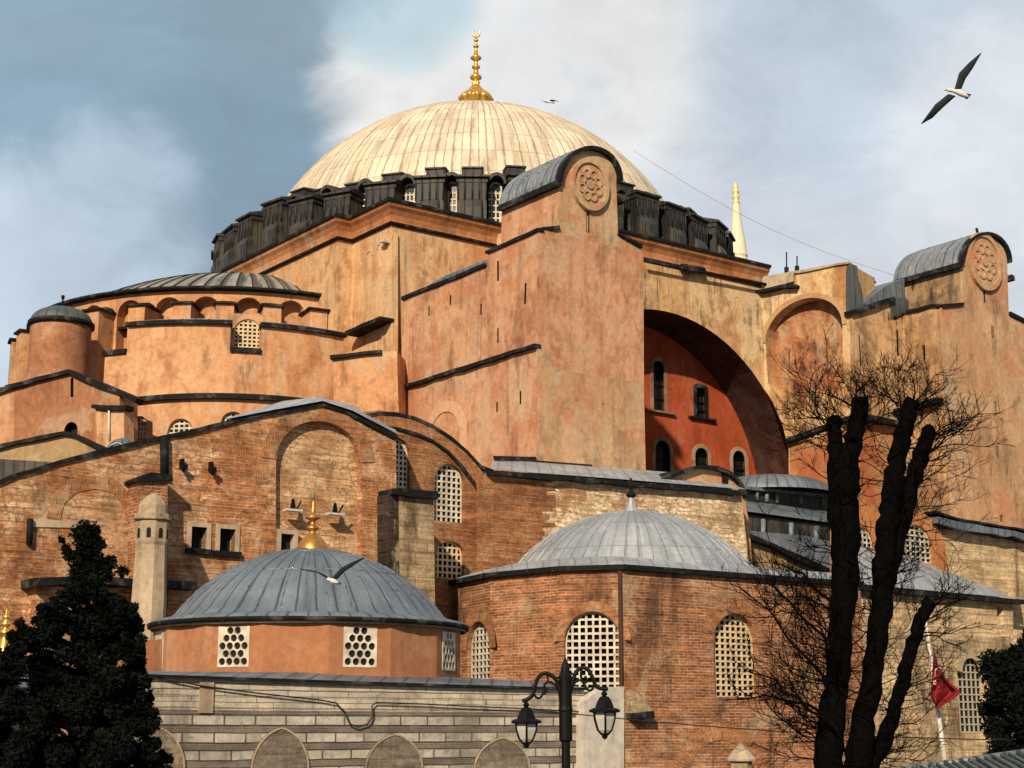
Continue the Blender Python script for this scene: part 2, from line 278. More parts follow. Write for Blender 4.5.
def banded_wall():
    # courses of long pale ashlar blocks between dark brick bands
    m, nt, b = newmat('banded stone and brick courses'); P = nt.tex('Object'); uv = nt.tex('UV'); s = nt.sep(uv)
    PITCHV = .455
    wob = nt.math('MULTIPLY', nt.math('SUBTRACT', nt.noise(P, 1.0, 4), .5), .06)
    vv = nt.math('ADD', s[1], wob)
    ph = nt.math('FRACT', nt.math('DIVIDE', nt.math('ADD', vv, .07), PITCHV))
    isb = nt.math('GREATER_THAN', ph, .58)
    def bt(w, h, ms, c1, c2, mo):
        x = nt.node('ShaderNodeTexBrick'); cx = nt.node('ShaderNodeCombineXYZ')
        nt.put(cx.inputs[0], nt.math('ADD', s[0], nt.math('MULTIPLY', nt.math('FRACT', nt.math('MULTIPLY', nt.math('SINE', nt.math('MULTIPLY', nt.math('FLOOR', nt.math('DIVIDE', nt.math('ADD', vv, .07), h)), 12.9)), 437.5)), .8))); nt.put(cx.inputs[1], nt.math('ADD', vv, .07)); nt.l.new(cx.outputs[0], x.inputs['Vector'])
        x.inputs['Scale'].default_value = 1; x.inputs['Brick Width'].default_value = w; x.inputs['Row Height'].default_value = h
        x.inputs['Mortar Size'].default_value = ms; x.inputs['Mortar Smooth'].default_value = .2
        for k, c in (('Color1', c1), ('Color2', c2), ('Mortar', mo)): x.inputs[k].default_value = (*c, 1)
        return x
    a = bt(.92, PITCHV, .030, (.52, .475, .40), (.40, .36, .30), (.11, .095, .078))
    a2 = bt(.35, .055, .008, (.15, .128, .102), (.11, .093, .075), (.25, .215, .175))
    edge = nt.math('MAXIMUM', nt.ss(nt.math('ABSOLUTE', nt.math('SUBTRACT', ph, .58)), .045, .02), nt.ss(nt.math('ABSOLUTE', nt.math('SUBTRACT', ph, .5)), .455, .48))
    c = nt.mix(isb, a.outputs['Color'], a2.outputs['Color'])
    c = nt.mix(nt.math('MULTIPLY', edge, .85), c, (.05, .04, .032))
    # thin courses of plain pale stone along the top of the wall
    t = bt(1.9, .165, .010, (.56, .49, .39), (.48, .42, .33), (.08, .065, .05))
    tb = bt(.3, .05, .008, (.16, .13, .1), (.12, .095, .075), (.26, .22, .17))
    top = nt.math('GREATER_THAN', vv, TOPZ)
    c = nt.mix(top, c, t.outputs['Color'])
    n = nt.noise(P, 2.2, 6, .65, .4); f = nt.noise(P, 14, 4, .7)
    c = nt.mix(nt.math('MULTIPLY', nt.ss(n, .48, .64), .6), c, (.20, .17, .135)); c = nt.mix(nt.math('MULTIPLY', nt.ss(nt.noise(nt.map(P, (1, 1, .3), (4, 4, 1)), .9, 5, .65), .52, .66), .5), c, (.10, .085, .068)); c = nt.val(c, nt.lin(nt.noise(nt.map(uv, (.85, 2.2, 1)), 1.0, 1), .3, .7, .74, 1.2))
    c = nt.val(c, nt.lin(f, .25, .75, .78, 1.2))
    h = nt.math('SUBTRACT', nt.math('MULTIPLY', f, .4), nt.math('ADD', nt.math('MULTIPLY', isb, .6), edge))
    fin(nt, b, c, .92, nt.bump(h, .6, .04), spec=.15); return m
TOPZ = 3.52
BANDED = banded_wall()

# ------------------------------------------------------------------ mesh builder
ORIG = {}
class MB:
    def __init__(s): s.v = []; s.f = []; s.m = []; s.uv = []; s.sm = []
    def add(s, verts, faces, mi=0, uvs=None, smooth=False):
        o = len(s.v); s.v += [V(p) for p in verts]
        for i, f in enumerate(faces):
            s.f.append([o+k for k in f]); s.m.append(mi[i] if isinstance(mi, list) else mi); s.uv.append(uvs[i] if uvs else None); s.sm.append(smooth)
    def box(s, c, size, rz=0, mi=0, top=1.0):
        c = V(c); x, y, z = [q/2 for q in size]; m = Matrix.Rotation(rz, 3, 'Z')
        vs = [c + m @ V((sx*x*(top if sz > 0 else 1), sy*y*(top if sz > 0 else 1), sz*z)) for sz in (-1, 1) for sx, sy in ((-1, -1), (1, -1), (1, 1), (-1, 1))]
        s.add(vs, [(3, 2, 1, 0), (4, 5, 6, 7), (0, 1, 5, 4), (1, 2, 6, 5), (2, 3, 7, 6), (3, 0, 4, 7)], mi)
    def tube(s, pts, rad, n=8, mi=0, cap=True):
        pts = [V(p) for p in pts]; k = len(pts)
        if not isinstance(rad, (list, tuple)): rad = [rad]*k
        ref = None; vs = []
        for i, p in enumerate(pts):
            d = (pts[min(i+1, k-1)] - pts[max(i-1, 0)]).normalized()
            if ref is None: ref = d.cross(V((0, 0, 1)) if abs(d.z) < .9 else V((1, 0, 0))).normalized()
            ref = (ref - d*ref.dot(d)).normalized(); b = d.cross(ref)
            vs += [p + (ref*math.cos(2*PI*j/n) + b*math.sin(2*PI*j/n))*rad[i] for j in range(n)]
        fs = [(i*n+j, i*n+(j+1) % n, (i+1)*n+(j+1) % n, (i+1)*n+j) for i in range(k-1) for j in range(n)]
        if cap: fs += [tuple(range(n-1, -1, -1)), tuple((k-1)*n+j for j in range(n))]
        s.add(vs, fs, mi, smooth=True)
    def lathe(s, c, prof, n=32, a0=0, a1=2*PI, mi=0, smooth=True, ru=None):
        # prof: (r, z[, material]); uv.x = angle * ru, uv.y = length along the profile
        c = V(c); full = abs(a1-a0-2*PI) < 1e-6; cols = n if full else n+1
        ru = ru or max(p[0] for p in prof); ln = [0]
        for a, b in zip(prof, prof[1:]): ln.append(ln[-1] + math.hypot(b[0]-a[0], b[1]-a[1]))
        vs = [c + V((p[0]*math.cos(a0+(a1-a0)*j/n), p[0]*math.sin(a0+(a1-a0)*j/n), p[1])) for p in prof for j in range(cols)]
        fs = []; us = []; ms = []
        for i in range(len(prof)-1):
            for j in range(n):
                j2 = (j+1) % cols; t0 = (a0+(a1-a0)*j/n)*ru; t1 = (a0+(a1-a0)*(j+1)/n)*ru
                f = [i*cols+j, i*cols+j2, (i+1)*cols+j2, (i+1)*cols+j]; u = [(t0, ln[i]), (t1, ln[i]), (t1, ln[i+1]), (t0, ln[i+1])]
                if prof[i][0] < 1e-6: f = [f[0], f[2], f[3]]; u = [u[0], u[2], u[3]]
                elif prof[i+1][0] < 1e-6: f = f[:3]; u = u[:3]
                fs.append(f); us.append(u); ms.append(prof[i][2] if len(prof[i]) > 2 else mi)
        s.add(vs, fs, ms, us, smooth)
    def loft(s, rings, mi=0, cap=True, smooth=True):
        n = len(rings[0]); vs = [p for r in rings for p in r]
        fs = [(i*n+j, i*n+(j+1) % n, (i+1)*n+(j+1) % n, (i+1)*n+j) for i in range(len(rings)-1) for j in range(n)]
        s.add(vs, fs, mi, smooth=smooth)
        if cap: s.add(rings[0], [tuple(range(n))], mi); s.add(rings[-1], [tuple(range(n-1, -1, -1))], mi)
    def build(s, name, mats, parent=None, origin=None, recalc=True):
        if not isinstance(mats, (list, tuple)): mats = [mats]
        if origin is None:
            origin = ORIG[parent.name] if parent is not None else V((sum(p.x for p in s.v)/len(s.v), sum(p.y for p in s.v)/len(s.v), min(p.z for p in s.v)))
        origin = V(origin)
        me = bpy.data.meshes.new(name); me.from_pydata([p - origin for p in s.v], [], s.f)
        for m in mats: me.materials.append(m)
        me.polygons.foreach_set('material_index', s.m); me.polygons.foreach_set('use_smooth', s.sm)
        uvl = me.uv_layers.new(name='UVMap')
        for p in me.polygons:
            uv = s.uv[p.index]
            if uv is None:
                nn = p.normal
                for li, vi in zip(p.loop_indices, p.vertices):
                    q = me.vertices[vi].co + origin
                    if abs(nn.z) > .93: uvl.data[li].uv = (q.x, q.y)
                    else:
                        t = V((-nn.y, nn.x, 0)).normalized(); w = nn.cross(t); uvl.data[li].uv = (q.dot(t), q.dot(w) if w.z > 0 else -q.dot(w))
            else:
                for li, w in zip(p.loop_indices, uv): uvl.data[li].uv = w
        if recalc:
            bm = bmesh.new(); bm.from_mesh(me); bmesh.ops.recalc_face_normals(bm, faces=bm.faces); bm.to_mesh(me); bm.free()
        o = bpy.data.objects.new(name, me); COL.objects.link(o)
        if parent is not None: o.parent = parent; o.location = origin - ORIG[parent.name]
        else: o.location = origin
        ORIG[o.name] = origin
        return o
def thing(name, label, cat, loc, group=None):
    o = bpy.data.objects.new(name, None); COL.objects.link(o); o.location = loc; ORIG[o.name] = V(loc); o.empty_display_size = .5
    o['label'] = label; o['category'] = cat
    if group: o['group'] = group
    return o
def tag(o, label, cat, group=None):
    o['label'] = label; o['category'] = cat
    if group: o['group'] = group
    return o

# ------------------------------------------------------------------ survey: photo rays meeting the building's own planes
FW = V((0, math.cos(PITCH), math.sin(PITCH))); UP = V((0, -math.sin(PITCH), math.cos(PITCH)))
def ray(x, y): return V((1, 0, 0))*((x-512)/F) + FW + UP*((384-y)/F)
def atY(x, y, Y): d = ray(x, y); return CAM + d*(Y/d.y)
def atZ(x, y, z): d = ray(x, y); return CAM + d*((z-3)/d.z)
AX = R_(36.6); EE = V((math.cos(AX), math.sin(AX), 0)); NN = V((-math.sin(AX), math.cos(AX), 0))
CEN = V((-2.793, 116, 0))
def Wp(u, v, z=0): return CEN + EE*u + NN*v + V((0, 0, z))
class Plane:
    def __init__(s, p, t): s.p = V(p); s.t = V(t).normalized(); s.n = V((s.t.y, -s.t.x, 0))
    def hit(s, x, y): d = ray(x, y); k = (s.p-CAM).dot(s.n)/d.dot(s.n); q = CAM + d*k - s.p; return (q.dot(s.t), q.z)
    def at(s, a, z, out=0): return s.p + s.t*a + s.n*out + V((0, 0, z))
    def px(s, pts): return [s.hit(*q) for q in pts]
    def off(s, d): return Plane(s.p + s.n*d, s.t)
def PV(v): return Plane(Wp(0, v), EE)
def PU(u): return Plane(Wp(u, 0), -NN)
def PF(Y, ang=0): return Plane((0, Y, 0), (math.cos(ang), math.sin(ang), 0))

def area(p): return sum(a[0]*b[1]-b[0]*a[1] for a, b in zip(p, p[1:]+p[:1]))/2
def arch(s0, s1, z0, z1, n=14, rise=None, pointed=0):
    w = (s1-s0)/2; r = w if rise is None else rise; zs = z1-r; c = (s0+s1)/2; out = [(s0, z0), (s1, z0)]
    for i in range(n+1):
        a = PI*i/n; x = math.cos(a); zz = math.sin(a)
        if pointed: zz = math.sin(a)*.84 + .16*(1-abs(x))
        out.append((c + w*x, zs + r*zz))
    return out
def archpx(pl, x0, x1, yt, yb, n=14, rise=None, pointed=0):
    xm = (x0+x1)/2; a = pl.hit(x0, (yt+yb)/2)[0]; b = pl.hit(x1, (yt+yb)/2)[0]
    r = rise*(b-a)/2 if rise else None
    return arch(a, b, pl.hit(xm, yb)[1], pl.hit(xm, yt)[1], n, r, pointed)
def rectpx(pl, x0, x1, yt, yb):
    xm = (x0+x1)/2; ym = (yt+yb)/2; a = pl.hit(x0, ym)[0]; b = pl.hit(x1, ym)[0]; z0 = pl.hit(xm, yb)[1]; z1 = pl.hit(xm, yt)[1]
    return [(a, z0), (b, z0), (b, z1), (a, z1)]
def slab(mb, pl, outl, depth, holes=(), front=0.0, mi=0, topmi=None, holemi=None, sidefn=None, revmi=None):
    """solid standing on a vertical plane: face outline with recessed openings, run back by depth"""
    if area(outl) < 0: outl = outl[::-1]
    hs = [(h[0] if area(h[0]) < 0 else h[0][::-1], h[1], h[2] if len(h) > 2 else holemi) for h in holes]
    loops = [outl] + [h[0] for h in hs]; flat_ = [p for l in loops for p in l]
    tris = tessellate_polygon([[V((a, z, 0)) for a, z in l] for l in loops])
    ar = sum(abs((flat_[t[1]][0]-flat_[t[0]][0])*(flat_[t[2]][1]-flat_[t[0]][1])-(flat_[t[2]][0]-flat_[t[0]][0])*(flat_[t[1]][1]-flat_[t[0]][1]))/2 for t in tris)
    ex = area(outl)+sum(area(h[0]) for h in hs)
    if abs(ar-ex) > .02*ex: print('TESS', ar, ex, outl[:2])
    mb.add([pl.at(a, z, front) for a, z in flat_], [tuple(t) for t in tris], mi)
    n = len(outl); vs = [pl.at(a, z, front) for a, z in outl] + [pl.at(a, z, front-depth) for a, z in outl]
    for i in range(n):
        j = (i+1) % n; a, b = outl[i], outl[j]; d = (b[0]-a[0], b[1]-a[1]); L = math.hypot(*d) or 1
        nz = -d[0]/L                          # outward normal for a ccw outline is (dz,-da)
        k = mi
        if topmi is not None and nz > .25: k = topmi
        if sidefn:
            q = sidefn((a[0]+b[0])/2, (a[1]+b[1])/2, nz)
            if q is not None: k = q
        mb.add([vs[i], vs[j], vs[n+j], vs[n+i]], [(0, 1, 2, 3)], k)
    mb.add([pl.at(a, z, front-depth) for a, z in outl], [tuple(t) for t in tessellate_polygon([[V((a, z, 0)) for a, z in outl]])], mi)
    for h, rec, hm in hs:
        m = len(h); hv = [pl.at(a, z, front) for a, z in h] + [pl.at(a, z, front-rec) for a, z in h]
        for i in range(m):
            j = (i+1) % m; mb.add([hv[i], hv[j], hv[m+j], hv[m+i]], [(0, 1, 2, 3)], mi if revmi is None else revmi)  # revmi colours reveals dark, shade painted into the slits
        mb.add(hv[m:], [tuple(t) for t in tessellate_polygon([[V((a, z, 0)) for a, z in h]])], mi if hm is None else hm)
def strip(mb, pl, line, th, out=.25, back=.3, mi=0):
    """a coping or string course that follows a line on the wall: th tall (downwards from the line)"""
    line = line if line[0][0] < line[-1][0] else line[::-1]
    rr_ = random.Random(int(abs(line[0][0])*97+abs(line[0][1])*31)); fine_ = []
    for p, q in zip(line, line[1:]):
        k = max(1, int(math.hypot(q[0]-p[0], q[1]-p[1])/.9))
        for i in range(k): fine_.append((p[0]+(q[0]-p[0])*i/k, p[1]+(q[1]-p[1])*i/k + (rr_.uniform(-.028, .028) if i else 0)))
    line = fine_ + [line[-1]]; lo = []
    for i, (a, z) in enumerate(line):
        p, q = line[max(i-1, 0)], line[min(i+1, len(line)-1)]; d = V((q[0]-p[0], q[1]-p[1])).normalized(); w_ = th*.85*rr_.uniform(.75, 1.2); lo.append((a + d.y*w_, z - d.x*w_))
    slab(mb, pl, list(line) + lo[::-1], out+back, front=out, mi=mi)
def bandring(mb, pl, inner, th, out, back=.02, mi=0):
    """raised band round the outside of an open line of points"""
    o = []
    for i, (a, z) in enumerate(inner):
        p, q = inner[max(i-1, 0)], inner[min(i+1, len(inner)-1)]; d = V((q[0]-p[0], q[1]-p[1])).normalized(); o.append((a - d.y*th, z + d.x*th))
    for i in range(len(inner)-1):
        L = math.hypot(inner[i+1][0]-inner[i][0], inner[i+1][1]-inner[i][1])
        slab(mb, pl, [inner[i], inner[i+1], o[i+1], o[i]], out+back, front=out, mi=mi)
def grille(pl, poly, rec, nc, nr, bar, mats, parent, name='window', thick=.06, frame=None, pane=.12):
    """lattice window filling an opening: dark pane behind, a bar grid cut to the outline in front"""
    mb = MB(); p = poly if area(poly) > 0 else poly[::-1]
    mb.add([pl.at(a, z, -rec-pane) for a, z in p], [tuple(t) for t in tessellate_polygon([[V((a, z, 0)) for a, z in p]])], 1)
    s0 = min(a for a, z in p); s1 = max(a for a, z in p); z0 = min(z for a, z in p); z1 = max(z for a, z in p)
    def span(val, axis):
        xs = []
        for q, r in zip(p, p[1:]+p[:1]):
            if (q[axis]-val)*(r[axis]-val) < 0 or (q[axis] == val) != (r[axis] == val):
                t = (val-q[axis])/(r[axis]-q[axis]); xs.append(q[1-axis]+t*(r[1-axis]-q[1-axis]))
        return (min(xs), max(xs)) if len(xs) > 1 else None
    def bx(a0, a1, b0, b1, f, t): slab(mb, pl, [(a0, b0), (a1, b0), (a1, b1), (a0, b1)], t, front=f)
    for i in range(1, nc):
        a = s0+(s1-s0)*i/nc; h = span(a+1e-4, 0)
        if h: bx(a-bar/2, a+bar/2, h[0], h[1], -rec, thick)
    for j in range(1, nr):
        z = z0+(z1-z0)*j/nr; h = span(z+1e-4, 1)
        if h: bx(h[0], h[1], z-bar/2, z+bar/2, -rec+.004, thick)
    fr = frame or bar*.7; c = ((s0+s1)/2, (z0+z1)/2); k = len(p)
    inn = []
    for i in range(k):
        q, r = p[i-1], p[(i+1) % k]; d = V((r[0]-q[0], r[1]-q[1])); d = d.normalized() if d.length else V((1, 0)); inn.append((p[i][0]-d.y*fr, p[i][1]+d.x*fr))
    for i in range(k):
        j = (i+1) % k; slab(mb, pl, [p[i], p[j], inn[j], inn[i]], thick, front=-rec+.008)
    return mb.build(name, mats, parent)
def slit(mb, pl, x0, y0, x1, y1, w):          # narrow loophole as a recessed opening, returned as a hole
    a, z0 = pl.hit(x1, y1); b, z1 = pl.hit(x0, y0); return ([(a-w/2, z0), (a+w/2, z0), (b+w/2, z1), (b-w/2, z1)], .45, 2)
def mould(path, prof, mats_i, mb, closed=False):
    """moulding swept along a plan path (u,v): prof = [(out, z)], outward is to the right of travel"""
    n = len(path); rings = []
    for i in range(n):
        p = V(path[i]); a = V(path[i-1]) if (i or closed) else None; b = V(path[(i+1) % n]) if (i < n-1 or closed) else None
        d1 = (p-a).normalized() if a else (b-p).normalized(); d2 = (b-p).normalized() if b else d1
        n1 = V((d1.y, -d1.x)); n2 = V((d2.y, -d2.x)); m = (n1+n2); m = m/(m.dot(n1)) if m.length > 1e-4 else n1
        rings.append([Wp(p.x+m.x*o, p.y+m.y*o, z) for o, z in prof])
    k = len(prof)
    for i in range(n if closed else n-1):
        j = (i+1) % n
        for q in range(k-1): mb.add([rings[i][q], rings[j][q], rings[j][q+1], rings[i][q+1]], [(0, 1, 2, 3)], mats_i[q])
def foot(mb, path, z0, z1, mi=0, topmi=0):    # solid on a plan outline (u,v)
    n = len(path); lo = [Wp(u, v, z0) for u, v in path]; hi = [Wp(u, v, z1) for u, v in path]
    for i in range(n): j = (i+1) % n; mb.add([lo[i], lo[j], hi[j], hi[i]], [(0, 1, 2, 3)], mi)
    t = tessellate_polygon([[V((u, v, 0)) for u, v in path]]); mb.add(hi, [tuple(x) for x in t], topmi); mb.add(lo, [tuple(x) for x in t], mi)
def finial_prof(r, h):                        # bell base, ball and neck turnings, spike
    P = [(1, 0), (.97, .05), (.78, .12), (.5, .19), (.30, .25), (.2, .30), (.2, .33), (.36, .345), (.36, .365), (.2, .38), (.17, .41), (.33, .43), (.38, .455), (.33, .48), (.15, .50), (.13, .56),
         (.24, .575), (.24, .595), (.13, .61), (.12, .66), (.29, .68), (.33, .70), (.29, .72), (.12, .745), (.08, .80), (.16, .82), (.16, .835), (.07, .85), (.06, .90), (0, .915)]
    return [(a*r, b*h) for a, b in P]
def crescent(mb, c, r, th, mi=0, tilt=PI/2):
    k = 22; ring = []
    for i in range(k+1):
        a = tilt + .35 + (2*PI-.7)*i/k; w = r*.34*math.sin(PI*i/k)+.004
        m = V((math.cos(a), 0, math.sin(a))); p = V(c)+m*r; ring.append([p+m*w, p+V((0, th, 0)), p-m*w, p-V((0, th, 0))])
    mb.loft(ring, mi)
exec_parts = []

# ================================================================== GROUND
g = MB(); g.add([(-1500, -200, 0), (1500, -200, 0), (1500, 2500, 0), (-1500, 2500, 0)], [(0, 1, 2, 3)])
o = g.build('ground', GROUNDM, None, (0, 0, 0)); o['kind'] = 'structure'

# ================================================================== THE MOSQUE
MQ = thing('domed_mosque', 'huge orange domed mosque with cream main dome, buttress towers and great red arch', 'mosque', Wp(0, 0, 0))
ZC = 32.76
# ---- central block with its cornice
mb = MB()
foot(mb, [(-20, -20), (-12.5, -20), (-12.5, -19), (12.5, -19), (12.5, -20), (20, -20), (20, 20), (-20, 20)], 0, ZC, 0, 1)
foot(mb, [(-21, -15.7), (-19.9, -15.7), (-19.9, 15.7), (-21, 15.7)], 0, ZC-.002, 0, 1)
foot(mb, [(-17, -17), (17, -17), (17, 17), (-17, 17)], ZC-.5, ZC+.5, 1, 1)
MAIN = mb.build('central_block', [OCHRE, EDGE], MQ)
prof = [(-.6, ZC+.32), (.62, ZC+.05), (.62, ZC-.13), (.50, ZC-.15), (.46, ZC-.34), (.30, ZC-.52), (.16, ZC-.80), (.14, ZC-1.12), (.20, ZC-1.20), (.20, ZC-1.32), (.02, ZC-1.36), (.0, ZC-1.46)]
mi = [0, 0, 0, 1, 1, 1, 1, 1, 0, 0, 1]
mb = MB()
mould([(-20, 20), (-20, 15.7), (-21, 15.7), (-21, -15.7), (-20, -15.7), (-20, -20), (-9, -20), (-9, -23.3), (6.9, -23.3)], prof, mi, mb)
mb.build('cornice', [EDGE, CORN], MQ); mb = MB()
mould([(16.5, -20.4), (20, -20.4), (20, -16)], [(o_, z+1.9) for o_, z in prof], mi, mb)
foot(mb, [(16.5, -20.4), (20, -20.4), (20, -16), (16.5, -16)], ZC-3, ZC+2.0, 1, 0)
mb.build('cornice', [EDGE, CORN], MQ)
# tall light pilaster with a lead-capped stub on the south west corner, and bricked-up niches
pw = PU(-20.0); mb = MB()
slab(mb, pw, pw.px([(383, 236), (393.5, 232), (393.5, 420), (383, 425)]), .4, front=.10)
strip(mb, pw, pw.px([(386, 242), (392, 241)]), .14, .55, .1, 2)
for x0, x1, yt, yb in ((376.5, 382, 243, 276), (366, 373, 250, 268)):
    A = archpx(pw, x0, x1, yt, yb); bandring(mb, pw, A[2:], .10, .05)
mb.build('corner_pilaster', [OCHRE, EDGE, WHITEP], MQ)
mb = MB(); ps = PU(-20.6)
strip(mb, ps, ps.px([(350, 332), (385, 317)]), .30, .35, .6, 0)
pb = PF(84.5, R_(-8)); 
slab(mb, pb, pb.px([(333, 357.5), (382, 351.5), (397, 351), (399, 430), (334, 430)]), 6, mi=1, topmi=0)
strip(mb, pb, pb.px([(331, 356), (382, 350.5)]), .26, .25, .3, 0)
mb.build('corner_annex', [EDGE, ORANGE], MQ)

# ---- drum: forty lead-clad buttress piers with a window between each pair
DR = MB(); DR.lathe(Wp(0, 0, 0), [(17.6, ZC-.3), (17.6, ZC+.4), (16.75, ZC+.6), (16.75, 38.4), (16.2, 38.6), (15.2, 38.7)], 80, mi=0, smooth=True)
DRUM = DR.build('drum', [DKLEAD], MQ)
C0 = Wp(0, 0, 0)
def pier_mesh():
    mb = MB()                                                     # at angle 0: radial direction is +x
    def ring(r, hw, z): return [C0 + V((r, -hw, z)), C0 + V((r, hw, z))]
    def wedge(a, b, z0, z1, h0, h1, za=None, mi=0):
        za = z1 if za is None else za
        vs = ring(a, h0, z0) + ring(b, h1, z0) + ring(a, h0, za) + ring(b, h1, z1)
        mb.add(vs, [(0, 1, 3, 2), (4, 6, 7, 5), (0, 2, 6, 4), (1, 5, 7, 3), (0, 4, 5, 1), (2, 3, 7, 6)], mi)
    wedge(16.5, 19.25, ZC, 37.35, .98, .94, 38.2)
    wedge(19.2, 19.55, ZC, 35.4, .70, .66, 36.1)
    for y_ in (-.93, -.48, 0, .46, .92): mb.tube([C0 + V((19.3 if abs(y_) > .6 else 19.28, y_, 35.9)), C0 + V((19.27, y_*.98, 37.35))], .055, 5, 0)
    for x_ in (17.6, 18.5): mb.tube([C0 + V((x_, -.98, ZC)), C0 + V((x_, -.97, 37.3))], .05, 5, 0)
    wedge(16.4, 19.5, 37.4, 37.54, 1.12, 1.10, 38.4)          # cap slab
    wedge(17.6, 19.3, 37.1, 37.39, 1.04, 1.02, 37.9)
    wedge(15.9, 17.2, 37.9, 38.72, .66, .66, 38.85)           # upper block against the dome
    wedge(15.8, 17.3, 38.75, 38.86, .74, .74, 39.0)
    return mb
def hood_mesh():
    mb = MB(); n = 10                                              # arched hood and lattice between two piers, facing +x
    for k in range(n):
        a0, a1 = PI*k/n, PI*(k+1)/n
        q = []
        for r in (18.6, 16.6):
            for w in (.46, .66):
                for a in (a0, a1): q.append(C0 + V((r, w*math.cos(a), 37.25 + w*math.sin(a)*1.15)))
        mb.add(q, [(0, 1, 3, 2), (4, 6, 7, 5), (0, 4, 5, 1), (2, 3, 7, 6)], 0)
    pl = Plane(C0 + V((17.75, 0, 0)), V((0, 1, 0)))                # faces +x
    A = arch(-.46, .46, 33.9, 37.7, 10)
    mb.add([pl.at(a, z) for a, z in A], [tuple(t) for t in tessellate_polygon([[V((a, z, 0)) for a, z in A]])], 2)
    for a in (-.26, 0, .26): slab(mb, pl, [(a-.05, 33.9), (a+.05, 33.9), (a+.05, 37.0), (a-.05, 37.0)], .05, front=.06, mi=1)
    for z in [33.9+.42*k for k in range(8)]: slab(mb, pl, [(-.5, z-.05), (.5, z-.05), (.5, z+.05), (-.5, z+.05)], .05, front=.063, mi=1)
    bandring(mb, pl, arch(-.40, .40, 33.9, 37.6, 10)[1:], .12, .08, mi=1)
    return mb
P0 = pier_mesh().build('buttress_pier', [DKLEAD], DRUM); H0 = hood_mesh().build('window', [DKLEAD, LATT, DARKW], DRUM)
a_first = math.atan2(-1, .02); rd_ = random.Random(3)
for k in range(40):
    for src, sh in ((P0, 0), (H0, .5)):
        c = src if k == 0 else src.copy()
        if k: COL.objects.link(c)
        c.rotation_euler.z = a_first + (k+sh)*2*PI/40 + (rd_.uniform(-.012, .012) if src is P0 else 0)
        if src is P0: c.scale = (rd_.uniform(.994, 1.006), rd_.uniform(.90, 1.08), rd_.uniform(.985, 1.008))

# ---- the main dome
ZT = 49.1; SR = 17.0; ZS = ZT-SR
pr = [(15.9, 37.9), (16.35, 38.2)] + [(SR*math.cos(t), ZS+SR*math.sin(t)) for t in [R_(21.8)+(PI/2-R_(21.8))*k/34 for k in range(34)]] + [(0, ZT)]
mb = MB(); mb.lathe(C0, pr, 160, ru=16.3)
for k in range(80):                                              # standing seams
    a = 2*PI*(k+.5)/80; pts = []
    for j in range(22):
        t = R_(22.1) + (R_(86)-R_(22.1))*j/21; pts.append(C0 + V((SR*math.cos(t)*math.cos(a), SR*math.cos(t)*math.sin(a), ZS+SR*math.sin(t))))
    mb.tube(pts, .032, 4, 1, False)
DOME = mb.build('main_dome', [LEADC, flat('rusty seam', (.42, .32, .20), .85, 0, .6, .8)], MQ)
mb = MB(); fh = 5.95
prof_f = [(.95, -.26), (.95, -.01), (1, 0), (1.02, .02), (.86, .07), (.6, .115), (.40, .155), (.27, .195), (.2, .225), (.24, .25), (.16, .27)]
kz = 40; rings = []
for r, z in prof_f:
    rings.append([C0 + V((1.30*r*(1+.05*math.cos(13*2*PI*j/130))*math.cos(2*PI*j/130), 1.30*r*(1+.05*math.cos(13*2*PI*j/130))*math.sin(2*PI*j/130), 50.45+z*fh)) for j in range(130)])
mb.loft(rings, 0)
mb.lathe(C0, [(a*1.40, 50.45+b*fh) for a, b in [(.16, .27), (.16, .285), (.30, .30), (.34, .32), (.30, .34), (.16, .355), (.13, .44), (.22, .45), (.24, .463), (.22, .475), (.12, .49), (.11, .55), (.28, .575), (.32, .59), (.28, .605), (.13, .625), (.10, .70), (.07, .73), (.17, .745), (.17, .755), (.07, .77), (.06, .815), (.13, .83), (.13, .842), (.05, .855), (.04, .875), (0, .88)]], 20)
crescent(mb, C0 + V((0, 0, 50.45+.935*fh)), .27, .05)
mb.build('finial', [GOLD], DOME)

# ---- the south arch: spandrel wall, dark soffit, red tympanum with its windows
ps = PV(-23.3); AC, AZc, AR = -2.0, 17.25, 11.16
archl = [(AC+AR*math.cos(t), AZc+AR*math.sin(t)) for t in [-.22 + (PI+.44)*k/44 for k in range(45)]]
archl = [(8.95, 8)] + archl[0:] + [(-13.15, 8)]
outl = [(9.25, 8), (9.25, 19), (9.0, 20.8), (7.8, 24.6), (6.7, 26.2), (6.6, ZC-.6), (-12.6, ZC-.6), (-14, 8)] + archl[::-1]
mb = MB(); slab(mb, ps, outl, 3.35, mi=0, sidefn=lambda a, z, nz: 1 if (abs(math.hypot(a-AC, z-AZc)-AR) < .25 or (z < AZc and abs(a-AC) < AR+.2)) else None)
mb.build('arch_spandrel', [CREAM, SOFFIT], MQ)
pt = PV(-19.95); wins = [archpx(pt, 650, 667, 357, 411), archpx(pt, 693.5, 708, 384, 418, rise=.45), archpx(pt, 652, 673, 437, 480), archpx(pt, 692, 711, 444, 482), archpx(pt, 730, 748, 447, 490)]
wins += [archpx(pt, 612, 629, 350, 405), archpx(pt, 614, 634, 431, 475)]
mb = MB(); slab(mb, pt, [(-14, 8), (9.4, 8), (9.4, 24), (6, 30), (-10, 30), (-14, 24)], .9, [(w, .5) for w in wins], holemi=2)
TYM = mb.build('tympanum', [RED, EDGE, HOLE], MQ)
for i, w in enumerate(wins):
    mb = MB(); bandring(mb, pt, w[1:] + [w[0]], .26, .05)
    if i == 1 or i == 0: strip(mb, pt, [(w[0][0]-.5, w[0][1]), (w[1][0]+.5, w[0][1])], .16, .25)
    fr = mb.build('window', [SURR if i != 1 else EDGE], TYM)
    pass
